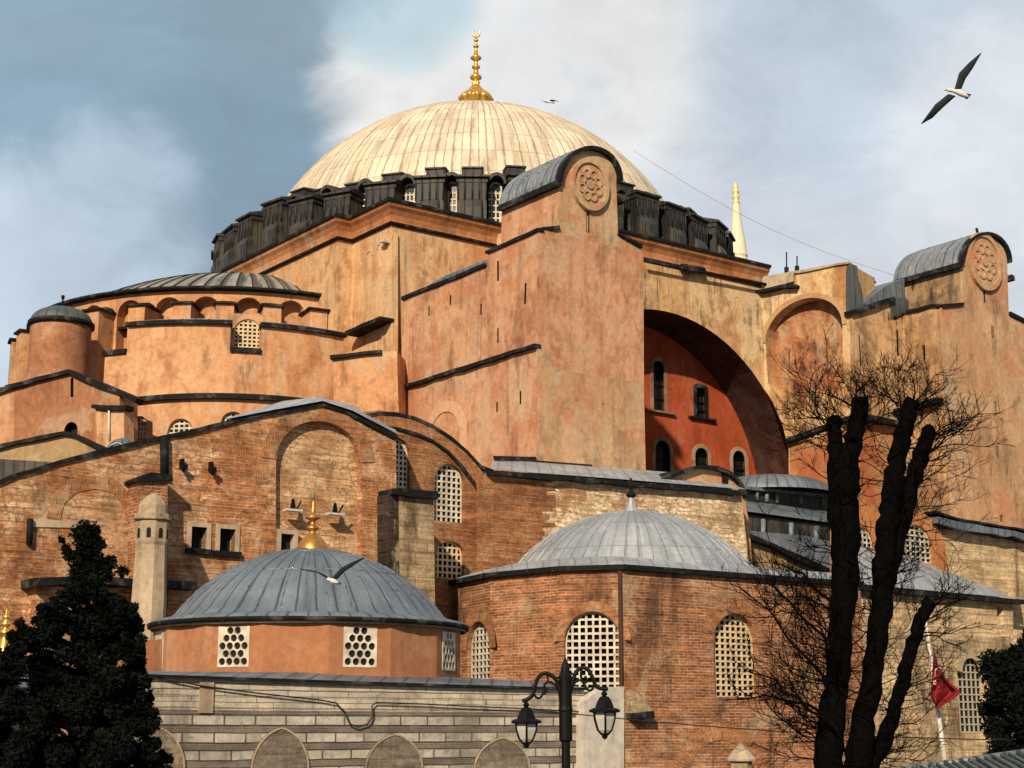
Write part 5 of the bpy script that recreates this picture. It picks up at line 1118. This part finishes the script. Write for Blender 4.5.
# ---- street lamp with two lanterns on scrolled arms
LY = 16.0; lb = atY(565.5, 700, LY); LB = V((lb.x, LY, 0)); lz = lambda y: atY(565.5, y, LY).z
LM = thing('street_lamp', 'black wrought iron street lamp with two hanging lanterns on scrolled arms', 'street lamp', LB)
mb = MB(); u = LY/F*1.03
mb.lathe(LB, [(.17, 0), (.17, .35), (.10, .5), (.085, 1.0), (.06, 1.1), (4.2*u, lz(768)), (4.2*u, lz(742)), (6.3*u, lz(740)), (6.3*u, lz(712)), (7*u, lz(710)), (6.2*u, lz(706)), (6.2*u, lz(676)), (4.6*u, lz(674)), (4.2*u, lz(668)), (3.2*u, lz(664)), (1.2*u, lz(659)), (0, lz(655))], 12, smooth=False); mb.build('post', [IRON], LM)
def lampc(pts, r0, r1, mb, n=7):
    P = [atY(x, y, LY) for x, y in pts]; out = []                # smooth the polyline
    for i in range(len(P)-1):
        p0, p1, p2, p3 = P[max(i-1, 0)], P[i], P[i+1], P[min(i+2, len(P)-1)]
        for k in range(5):
            t = k/5; out.append(.5*((2*p1)+(p2-p0)*t+(2*p0-5*p1+4*p2-p3)*t*t+(3*p1-p0-3*p2+p3)*t**3))
    out.append(P[-1]); mb.tube(out, [r0+(r1-r0)*k/(len(out)-1) for k in range(len(out))], n)
def arm(curves, name='arm'):
    mb = MB()
    for pts, a, b in curves: lampc(pts, a*u*1.2, b*u*1.2, mb)
    return mb.build(name, [IRON], LM)
arm([([(561, 704), (559.5, 690), (556, 680), (549, 674), (543, 673.5), (538, 678), (535, 686), (533, 694), (528, 699), (522, 701)], 1.6, 1.6),
     ([(561, 696), (556, 686), (550, 682), (545, 684), (543.5, 691), (541, 697), (537, 698), (534, 694)], 1.0, 1.0), ([(546, 673), (548, 679), (546, 683)], .9, .6), ([(552, 675), (558, 678), (562, 671)], .9, .9), ([(545, 688), (546.5, 692), (543, 694)], 1.2, .9)])
arm([([(569, 704), (570, 692), (573, 680), (577, 671), (583, 667.5), (589, 671), (593, 679), (596, 686), (601, 688.5), (608, 689)], 1.7, 1.6),
     ([(582, 668), (581, 676), (584, 684), (589, 690.5), (593, 688), (594, 682)], 1.1, 1.0), ([(570, 696), (573, 686), (578, 680), (583, 682)], 1.0, .9), ([(571, 688), (568, 678), (573, 673)], .9, .9), ([(585, 676), (587, 681), (584, 684)], 1.2, .8)])
def lantern(cx, ytop, yrim, ybot, w):
    q = atY(cx, yrim, LY); c = V((q.x, q.y, 0)); z = lambda y: atY(cx, y, LY).z; r = w/2*u
    mb = MB(); mb.lathe(c, [(0, z(ytop-6)), (.10*r, z(ytop-5)), (.22*r, z(ytop-2)), (.12*r, z(ytop)), (.30*r, z(ytop+1)), (.46*r, z(ytop+5)), (.55*r, z(ytop+9)), (.70*r, z(ytop+15)), (.74*r, z(yrim-3)), (1.0*r, z(yrim-1)), (1.0*r, z(yrim+1)), (.70*r, z(yrim+2))], 6, smooth=False, a0=PI/6, a1=PI/6+2*PI)
    ro = mb.build('lantern_roof', [IRON], LM)
    mb = MB(); mb.lathe(c, [(.66*r, z(yrim+1)), (.62*r, z(yrim+8)), (.42*r, z(ybot-9)), (.22*r, z(ybot-5))], 6, smooth=False, a0=PI/6, a1=PI/6+2*PI); gl = mb.build('lantern_glass', [LGLASS], LM)
    mb = MB()
    for k in range(6):
        a = PI/6 + k*PI/3; d = V((math.cos(a), math.sin(a), 0)); mb.tube([c+d*.70*r+V((0, 0, z(yrim+1))), c+d*.66*r+V((0, 0, z(yrim+8))), c+d*.46*r+V((0, 0, z(ybot-9))), c+d*.18*r+V((0, 0, z(ybot-4)))], .055*r, 5)
    mb.lathe(c, [(.26*r, z(ybot-6)), (.30*r, z(ybot-5)), (.16*r, z(ybot-3)), (.17*r, z(ybot-1.5)), (.06*r, z(ybot)), (0, z(ybot+1))], 8)
    mb.build('lantern_frame', [IRON], LM); mb = MB(); mb.tube([c+V((0, 0, z(ytop-4))), c+V((0, 0, z(ytop-9)))], .07*r, 6); mb.build('lantern_hook', [IRON], LM)
lantern(526.3, 707, 722, 748, 33); lantern(604.5, 696, 711, 739, 33)

# ---- flagpole and flag
fp = atY(934.5, 700, 44); FP = V((fp.x, 44, 0)); fzz = lambda y: atY(934.5, y, 44).z
fo = MB(); fo.tube([FP + V((.26, 0, 0)), FP + V((.20, 0, fzz(768))), FP + V((-.05, 0, fzz(652))), FP + V((-.16, 0, fzz(606)))], [.075, .07, .055, .04], 8); fo.lathe(FP + V((-.16, 0, 0)), [(0, fzz(607)), (.08, fzz(606)), (.06, fzz(604)), (0, fzz(602.5))], 10)
tag(fo.build('flagpole', [POLEW], None, FP), 'slim white flagpole carrying the red flag before the stone wing', 'flagpole')
FL = MB(); nu, nv = 14, 16
def flagp(s, t, f=0):                                               # s across, t down: cloth hanging from its hoist, fly end fallen
    top = V((934.2, 649)); bt = V((930, 703)); l = top.lerp(bt, t)
    # right border: from the top point slides down to the far tip then in again to the bottom point
    r = (top.lerp(V((962.5, 692)), t/.80) + V((-5.5*math.sin(PI*t/.8), 3*math.sin(PI*t/.8)))) if t < .80 else V((962.5, 692)).lerp(V((938, 709)), (t-.80)/.20)
    l = l if t < .9 else V((930.4, 697.6)).lerp(V((937.5, 708.5)), (t-.9)/.1)
    p = l.lerp(r, s); w = .16*math.sin(s*9+t*3)*min(1, t*1.5) + .07*math.sin(s*17-t*5); return atY(p.x, p.y, 43.7 + w - f)
rows = [[flagp(i/nu, j/nv, f) for i in range(nu+1)] for j in range(nv+1) for f in (0,)]
vs = [p for r in rows for p in r]; bk = [p + V((0, .02, 0)) for p in vs]; W_ = nu+1; fs = [(j*W_+i, j*W_+i+1, (j+1)*W_+i+1, (j+1)*W_+i) for j in range(nv) for i in range(nu)]
FL.add(vs, fs, 0, smooth=True); FL.add(bk, [f[::-1] for f in fs], 0, smooth=True)
FO = tag(FL.build('flag', [REDF], None, atY(934, 680, 44), recalc=False), 'drooping red flag with white crescent and star on the white pole', 'flag')
mb = MB(); cc, rr = V((936.5, 676.5)), 5.0
for k in range(12):                                                 # crescent, half lost in the folds
    def cp(t, r): return (cc.x - 1.2 + r*.62*math.cos(t), cc.y - 2 + r*math.sin(t))
    t0_, t1_ = 2.3+3.2*k/12, 2.3+3.2*(k+1)/12; th = lambda t: 1.9*math.sin((t-2.3)/3.2*PI)+.05
    q = [(cp(t0_, 6)), (cp(t1_, 6)), (cp(t1_, 6-th(t1_))), (cp(t0_, 6-th(t0_)))]; mb.add([atY(x+3.0, y-2, 43.42) for x, y in q], [(0, 1, 2, 3)], 0)
st = []
for k in range(10): r = 3.0 if k % 2 == 0 else 1.25; a = -PI/2+.3+k*PI/5; st.append((935.0+r*.85*math.cos(a), 682.5+r*math.sin(a)))
mb.add([atY(935.0, 682.5, 43.42)] + [atY(x, y, 43.42) for x, y in st], [(0, 1+k, 1+(k+1) % 10) for k in range(10)], 0)
mb.build('crescent_and_star', [WHITEF], FO, recalc=False)

# ---- small stone chimney lantern, metal roof in the corner, gilded finial at the left edge
q = atY(741, 760, 40); KC = V((q.x, 40, 0)); kz = lambda y: atY(741, y, 40).z; s_ = 40/F
CH = thing('stone_chimney', 'small stone chimney with pyramid cap in front of the brick building', 'chimney', KC)
mb = MB(); mb.lathe(KC, [(14.5*s_, kz(761)), (14.8*s_, kz(759)), (10*s_, kz(753)), (4*s_, kz(746)), (1.2*s_, kz(744)), (0, kz(742.5))], 8, smooth=False, a0=PI/8, a1=PI/8+2*PI); mb.build('cap', [STONEP], CH)
mb = MB(); mb.lathe(KC, [(11*s_, 0), (11*s_, kz(761)), (0, kz(761))], 8, smooth=False, a0=PI/8, a1=PI/8+2*PI); mb.build('shaft', [GREYST], CH)
KR = thing('metal_roofed_kiosk', 'low kiosk with ribbed grey green metal roof in the bottom right corner', 'kiosk', (9.5, 26, 0))
e0, e1 = atY(880, 773, 25), atY(1060, 748, 25); t0_, t1_ = e0, e1
r0, r1 = atY(880, 773, 25), atY(1080, 744.5, 25); f0, f1 = r0 + V((.2, -4.2, -.75)), r1 + V((.2, -4.2, -.75)); mb = MB()
mb.add([f0, f1, r1, r0, r0 + V((0, 4, -.75)), r1 + V((0, 4, -.75))], [(0, 1, 2, 3), (3, 2, 5, 4)], 0)
for k in range(26):
    t = k/25; mb.tube([f0.lerp(f1, t) + V((0, 0, .02)), r0.lerp(r1, t) + V((0, 0, .02))], .03, 5)
mb.tube([r0, r1], .06, 6); mb.build('roof', [TINROOF], KR)
mb = MB(); m = (f0+r1)/2; mb.box((m.x+.2, 25, 1.0), (3.0, 6.0, 2.0)); mb.build('wall', [STONEP], KR)
q = atY(5, 640, 36); GC = V((q.x, 36, 0)); gz = lambda y: atY(5, y, 36).z
GK = thing('domed_kiosk', 'small lead domed kiosk whose gilded finial shows at the left edge', 'kiosk', GC)
mb = MB(); mb.lathe(GC, [(1.1, 0), (1.1, gz(690)), (1.25, gz(689)), (1.25, gz(686))] + [(1.15*math.cos(t), gz(686)+.75*math.sin(t)) for t in [PI/2*k/8 for k in range(8)]] + [(0, gz(686)+.75)], 24); mb.build('dome', [LEADB], GK)
mb = MB(); mb.lathe(GC, [(a*1.3, b) for a, b in [(.14, gz(660)), (.09, gz(640)), (.05, gz(637)), (.10, gz(634)), (.11, gz(632)), (.05, gz(629)), (.05, gz(627)), (.09, gz(625)), (.09, gz(623.5)), (.04, gz(621)), (.07, gz(618)), (.07, gz(616.5)), (.03, gz(614)), (.02, gz(610)), (0, gz(608))]], 12); mb.build('finial', [GOLD], GK)

# ---- gulls
def gull(label, Y, body, wings, tail, beak, rb, wl=.03, wingmat=1):
    """body: px points head to tail; wings: list of [leading px pts, trailing px pts]"""
    mb = MB(); P = [atY(x, y, Y) for x, y in body]; k = len(P)
    prof_ = [.12, .62, .70, .62, .95, 1.0, .85, .55, .22]; pts = []; n = len(prof_)
    for i in range(n):
        t = i/(n-1)*(k-1); a = int(min(t, k-2)); pts.append(P[a].lerp(P[a+1], t-a))
    mb.tube(pts, [rb*p for p in prof_], 10, 0)
    for lead_, trail in wings:
        rings = []
        for (a, b), (c, d), dz in zip(lead_, trail, (0, -.12, .10, .22)):
            l = atY(a, b, Y+dz); r = atY(c, d, Y+dz+.04); ch = (r-l).length; nn = V((0, 1, 0)); th = max(.006, ch*.09)
            rings.append([l, l.lerp(r, .3)+nn*th, l.lerp(r, .7)+nn*th*.6, r, l.lerp(r, .7)-nn*th*.3, l.lerp(r, .3)-nn*th*.7])
        mb.loft(rings, wingmat)
    t = [atY(x, y, Y) for x, y in tail]; mb.loft([[t[0]-V((0, .02, 0)), t[1]-V((0, .02, 0)), t[1]+V((0, .02, 0)), t[0]+V((0, .02, 0))], [t[3]-V((0, .01, 0)), t[2]-V((0, .01, 0)), t[2]+V((0, .01, 0)), t[3]+V((0, .01, 0))]], wingmat, smooth=False)
    mb.tube([atY(x, y, Y) for x, y in beak], [rb*.3, rb*.06], 6, 2)
    return tag(mb.build('seagull', [GULLW, GULLD, GULLB]), label, 'seagull', 'seagulls in flight')
gull('large dark-winged seagull gliding in the open sky at upper right', 42, [(946.5, 90), (950, 90), (958, 92), (964, 95), (969, 97)],
     [([(954.5, 89), (959, 73), (969, 62.5), (981, 52.5)], [(961.5, 89), (965.5, 79), (973, 68), (981.3, 53.5)]), ([(948, 94), (935, 104.5), (928, 114), (921, 123.5)], [(956, 96), (942.5, 108), (932.5, 118), (921.8, 124)])],
     [(961, 92.5), (963, 96.5), (967, 99.5), (971.5, 94.5)], [(947, 90.2), (943.8, 90.4)], .085)
gull('seagull with raised dark wing flying in front of the grey lead dome', 38, [(326.5, 578.8), (329.5, 579.5), (334, 581.5), (339, 583)],
     [([(332, 578), (340, 568.5), (350, 563), (364, 557)], [(337, 579.5), (344, 572), (353, 566), (364.2, 558.5)]), ([(329, 577.5), (321, 572.5), (313, 570.5), (299, 568.3)], [(327.5, 578.5), (317, 572.8), (311, 571.8), (299, 569)])],
     [(335, 581), (336, 584), (340.5, 584.8), (341, 582.5)], [(326.8, 579.2), (324.6, 580.2)], .062)
gull('tiny distant seagull just right of the gilded finial above the cream dome', 125, [(544.5, 101), (547, 101.3), (550, 102), (553, 102.8)],
     [([(548, 101), (551, 99.5), (554, 99.8), (558.5, 101.4)], [(551, 102.2), (553, 101.6), (555.5, 101.2), (558.6, 101.8)]), ([(547, 101.5), (545.4, 101.9), (543.6, 101.4), (541.5, 99.8)], [(549, 102.4), (546.6, 102.9), (544.2, 102), (541.4, 100.3)])],
     [(551, 102), (551, 103), (554.5, 103.6), (554.8, 102.8)], [(544.6, 101), (543.4, 101.2)], .10, wingmat=1)

# ================================================================== TREES
rng = random.Random(11)
def px3(x, y, Y): return atY(x, y, Y)
TY = 30.0; sc = TY/F
def stem(mb, pts, n=12, mi=0):
    P = []; Rr = []
    for i in range(len(pts)-1):
        (x0, y0, w0, d0), (x1, y1, w1, d1) = pts[i], pts[i+1]
        for k in range(6):
            t = k/6; j = rng.uniform(-.03, .03); P.append(atY(x0+(x1-x0)*t, y0+(y1-y0)*t, TY+d0+(d1-d0)*t) + V((j, rng.uniform(-.03, .03), 0))); Rr.append((w0+(w1-w0)*t)/2*sc*rng.uniform(.93, 1.07))
    x, y, w, d = pts[-1]; Rr[-1] *= 1.18; Rr[-2] *= 1.12; P.append(atY(x, y, TY+d)); Rr.append(w/2*sc*.9); mb.tube(P, Rr, n, mi)
    for k in range(4):
        i_ = rng.randrange(len(P)//3, len(P)-1); a_ = rng.uniform(0, 2*PI); o_ = P[i_] + V((math.cos(a_), math.sin(a_), 0))*Rr[i_]*.75; e_ = o_ + V((math.cos(a_), math.sin(a_), .6))*Rr[i_]*.45; mb.tube([o_, e_], [Rr[i_]*.42, Rr[i_]*.24], 7, mi)
    return P, Rr
bt = atY(850, 760, TY); TB = V((bt.x, TY, 0))
PT = thing('pollarded_tree', 'bare black pollarded tree with thick cut limbs and fine twigs', 'tree', TB)
stems = [
 [(838, 960, 52, 0), (829, 768, 31, 0), (830, 725, 27, 0), (838, 673, 25, -.1), (842, 621, 23, -.2), (846, 570, 27, -.25), (844, 525, 31, -.3), (845, 480, 29, -.3), (851, 450, 20, -.3), (857, 425, 17, -.3), (859.5, 397, 15, -.3)],
 [(840, 510, 24, -.2), (836, 465, 18, -.1), (835, 440, 15, 0), (835, 418, 14, .1)],
 [(848, 960, 44, .2), (858, 768, 28, .2), (862, 725, 24, .3), (873, 673, 21, .4), (880, 621, 21, .4), (884, 570, 22, .4), (888, 525, 22, .4), (893, 480, 20, .4), (902, 440, 18, .4), (909, 412, 17, .4), (912, 399, 13, .4)],
 [(884, 590, 18, .5), (894, 556, 17, .6), (904, 510, 19, .7), (915, 472, 18, .8), (925, 445, 16, .8), (931, 428, 13, .8)],
 [(848, 900, 30, .6), (867, 768, 22, .6), (886, 735, 16, .7), (898, 699, 14, .7), (909, 655, 14, .8), (922, 618, 14, .8), (930, 600, 12, .8)],
]
mb = MB(); SP_ = [stem(mb, s) for s in stems]; mb.build('trunk', [BARK], PT)
tw = MB()
def twig(p, d, L, r, lvl):
    n = 5 if lvl < 2 else 3; P = [p]; q = p; dd = d.normalized()
    for k in range(n):
        dd = (dd + V((rng.gauss(0, .22), rng.gauss(0, .22), rng.gauss(.05, .20)))).normalized(); q = q + dd*L/n; P.append(q)
    tw.tube(P, [r*(1-.62*k/n) for k in range(n+1)], 4, 0, False)
    if lvl < 3:
        for k in range(rng.choice((2, 3, 3)) if lvl else rng.choice((3, 4, 5))):
            t = rng.uniform(.3, 1); i = min(n-1, int(t*n)); b = P[i].lerp(P[i+1], t*n-i)
            ax = V((rng.gauss(0, 1), rng.gauss(0, 1), rng.gauss(0, 1))); nd = (dd*.9 + ax.normalized()*.75 + V((0, 0, .12))).normalized()
            twig(b, nd, L*rng.uniform(.42, .62), r*.62, lvl+1)
def spray(si, frac0, frac1, count, L, out=1.0, up=.5, side=None):
    count = int(count*1.3); L *= .93
    P, Rr = SP_[si]
    for k in range(count):
        t = frac0 + (frac1-frac0)*rng.random(); f = t*(len(P)-1); i = min(len(P)-2, int(f)); b = P[i].lerp(P[i+1], f-i); a = rng.uniform(0, 2*PI)
        d = V((math.cos(a)*1.0, math.sin(a)*.75, 0))*out
        if side and rng.random() < .8: d.x = abs(d.x)*side
        twig(b + d.normalized()*Rr[i]*.7, d + V((0, 0, up*rng.uniform(.2, 1.5))), L*rng.uniform(.65, 1.3), rng.uniform(.009, .015), 0)
spray(0, .80, 1.0, 20, 1.0, 1, 1.1); spray(1, .6, 1.0, 16, 1.15, 1, .7, -1); spray(2, .82, 1.0, 18, 1.0, 1, 1.1); spray(3, .5, 1.0, 24, 1.05, 1, .6, 1)
spray(0, .45, .85, 16, 1.0, 1, .2, -1); spray(3, .1, .6, 14, 1.2, 1, .05, 1); spray(2, .45, .8, 16, .9, 1, .3); spray(4, .6, 1.0, 16, .8, 1, .4, 1)
spray(0, .15, .45, 46, 1.45, 1, .55, -1); spray(0, .10, .35, 18, 1.1, 1, .1, -1); spray(4, .12, .6, 22, .95, 1, .25, 1); spray(2, .2, .5, 16, .9, 1, .4)
# long thin boughs that lean out to the left, low down
for (x0, y0, x1, y1) in ((828, 690, 742, 590), (830, 650, 752, 575), (832, 730, 740, 668), (826, 715, 728, 700), (834, 610, 768, 560)):
    p, q = atY(x0, y0, TY-.3), atY(x1, y1, TY-1.2); P = [p.lerp(q, k/8) + V((rng.gauss(0, .05), rng.gauss(0, .08), .22*math.sin(PI*k/8)*rng.uniform(.5, 1))) for k in range(9)]; tw.tube(P, [.035*(1-.75*k/8) for k in range(9)], 5, 0, False)
    for k in range(10):
        i = rng.randrange(1, 8); twig(P[i], (q-p).normalized()*.6 + V((rng.gauss(0, .6), rng.gauss(0, .6), rng.gauss(.25, .6))), rng.uniform(.5, .95), .012, 1)
print('twig faces', len(tw.f)); tw.build('twigs', [TWIG], PT)

def leafy(name, label, base, blobs, mats, nleaf, size, trunk_h, trunk_r, r_=rng, branches=None):
    T = thing(name, label, 'tree', base); mb = MB(); mb.tube([V(base), V(base)+V((.05, 0, trunk_h*.5)), V(base)+V((-.05, 0, trunk_h))], [trunk_r, trunk_r*.7, trunk_r*.15], 8)
    for c, rad in blobs[::3]:
        z = max(.8, c.z-rad*1.5-.3); mb.tube([V((base[0], base[1], z)), V((base[0], base[1], z)).lerp(c, .6)+V((0, 0, .1)), c], [trunk_r*.3, trunk_r*.2, .015], 5)
    mb.build('trunk', [BARK], T)
    mb = MB(); tot = sum(b[1]**2 for b in blobs); vs = []; fs = []
    for c, rad in blobs:
        for k in range(int(nleaf*rad**2/tot)):
            d = V((r_.gauss(0, 1), r_.gauss(0, 1), r_.gauss(0, 1))).normalized()*rad*(r_.random()**.45)*r_.uniform(.8, 1.15)
            p = c+d; a = V((r_.gauss(0, 1), r_.gauss(0, 1), r_.gauss(0, .8))).normalized(); b = a.cross(V((r_.gauss(0, 1), r_.gauss(0, 1), r_.gauss(0, 1)))).normalized(); s = size*r_.uniform(.6, 1.25)
            i = len(vs); vs += [p-a*s, p+b*s*.42, p+a*s, p-b*s*.42]; fs.append((i, i+1, i+2, i+3))
    mb.add(vs, fs); mb.build('crown', mats, T, recalc=False)
    return T
def crown_blobs(cx, rows, Y, dens, depth=.8, rad=(.22, .42)):
    out = []; s = Y/F
    for y, wl, wr in rows:
        n = max(2, int((wl+wr)*s*dens))
        for k in range(n):
            x = cx - wl + (wl+wr)*(k+.5)/n + rng.uniform(-5, 5); rd = rng.uniform(*rad); out.append((atY(x, y+rng.uniform(-9, 9), Y+rng.uniform(-1, 1)*(wl+wr)*.5*s*depth), rd))
    return out
# left evergreen
rows = [(540, 2, 2), (556, 9, 6), (572, 6, 14), (590, 8, 8), (604, 22, 20), (618, 36, 34), (632, 56, 40), (646, 64, 36), (660, 78, 42), (675, 92, 44), (690, 98, 50), (705, 102, 54), (720, 106, 58), (736, 110, 60), (752, 114, 64), (770, 118, 68), (790, 115, 62), (820, 115, 62)]
bl = crown_blobs(88, rows, 28, 3.5, .8, (.13, .31)); bl += [(atY(x, y, 28), r) for x, y, r in ((95, 530, .10), (92, 538, .13), (84, 548, .13), (99, 545, .12), (66, 549, .09), (70, 556, .12), (62, 540, .06), (110, 563, .14), (122, 571, .11), (104, 575, .16), (92, 570, .2), (86, 590, .22), (125, 606, .12), (133, 618, .10), (138, 645, .10), (141, 660, .09), (146, 683, .09))]
for k in range(260):
    y, wl, wr = rows[rng.randrange(3, len(rows))]; sd = rng.choice((-1, 1)); x = 88 + (wr if sd > 0 else -wl) + sd*rng.uniform(-4, 13); bl.append((atY(x, y+rng.uniform(-12, 8), 28+rng.uniform(-1, 1)), rng.uniform(.04, .11)))
q = atY(88, 760, 28); leafy('evergreen_tree', 'dark broad evergreen tree with pointed top at the left edge', (q.x, 28, 0), bl, [LEAF], 105000, .052, 6.0, .16)
# right evergreen
rows = [(624, -42, 60), (636, -30, 60), (648, -14, 64), (660, -2, 70), (674, 4, 80), (690, 10, 85), (708, 12, 90), (726, 8, 90), (744, 6, 90), (765, 2, 90), (790, 0, 90)]
bl = crown_blobs(998, rows, 36, 3.2, .8, (.26, .46)); q = atY(1035, 760, 36)
leafy('evergreen_tree', 'dense black-green evergreen tree at the right edge covering the stone wing', (q.x, 36, 0), bl, [LEAF2], 45000, .07, 5.2, .2)
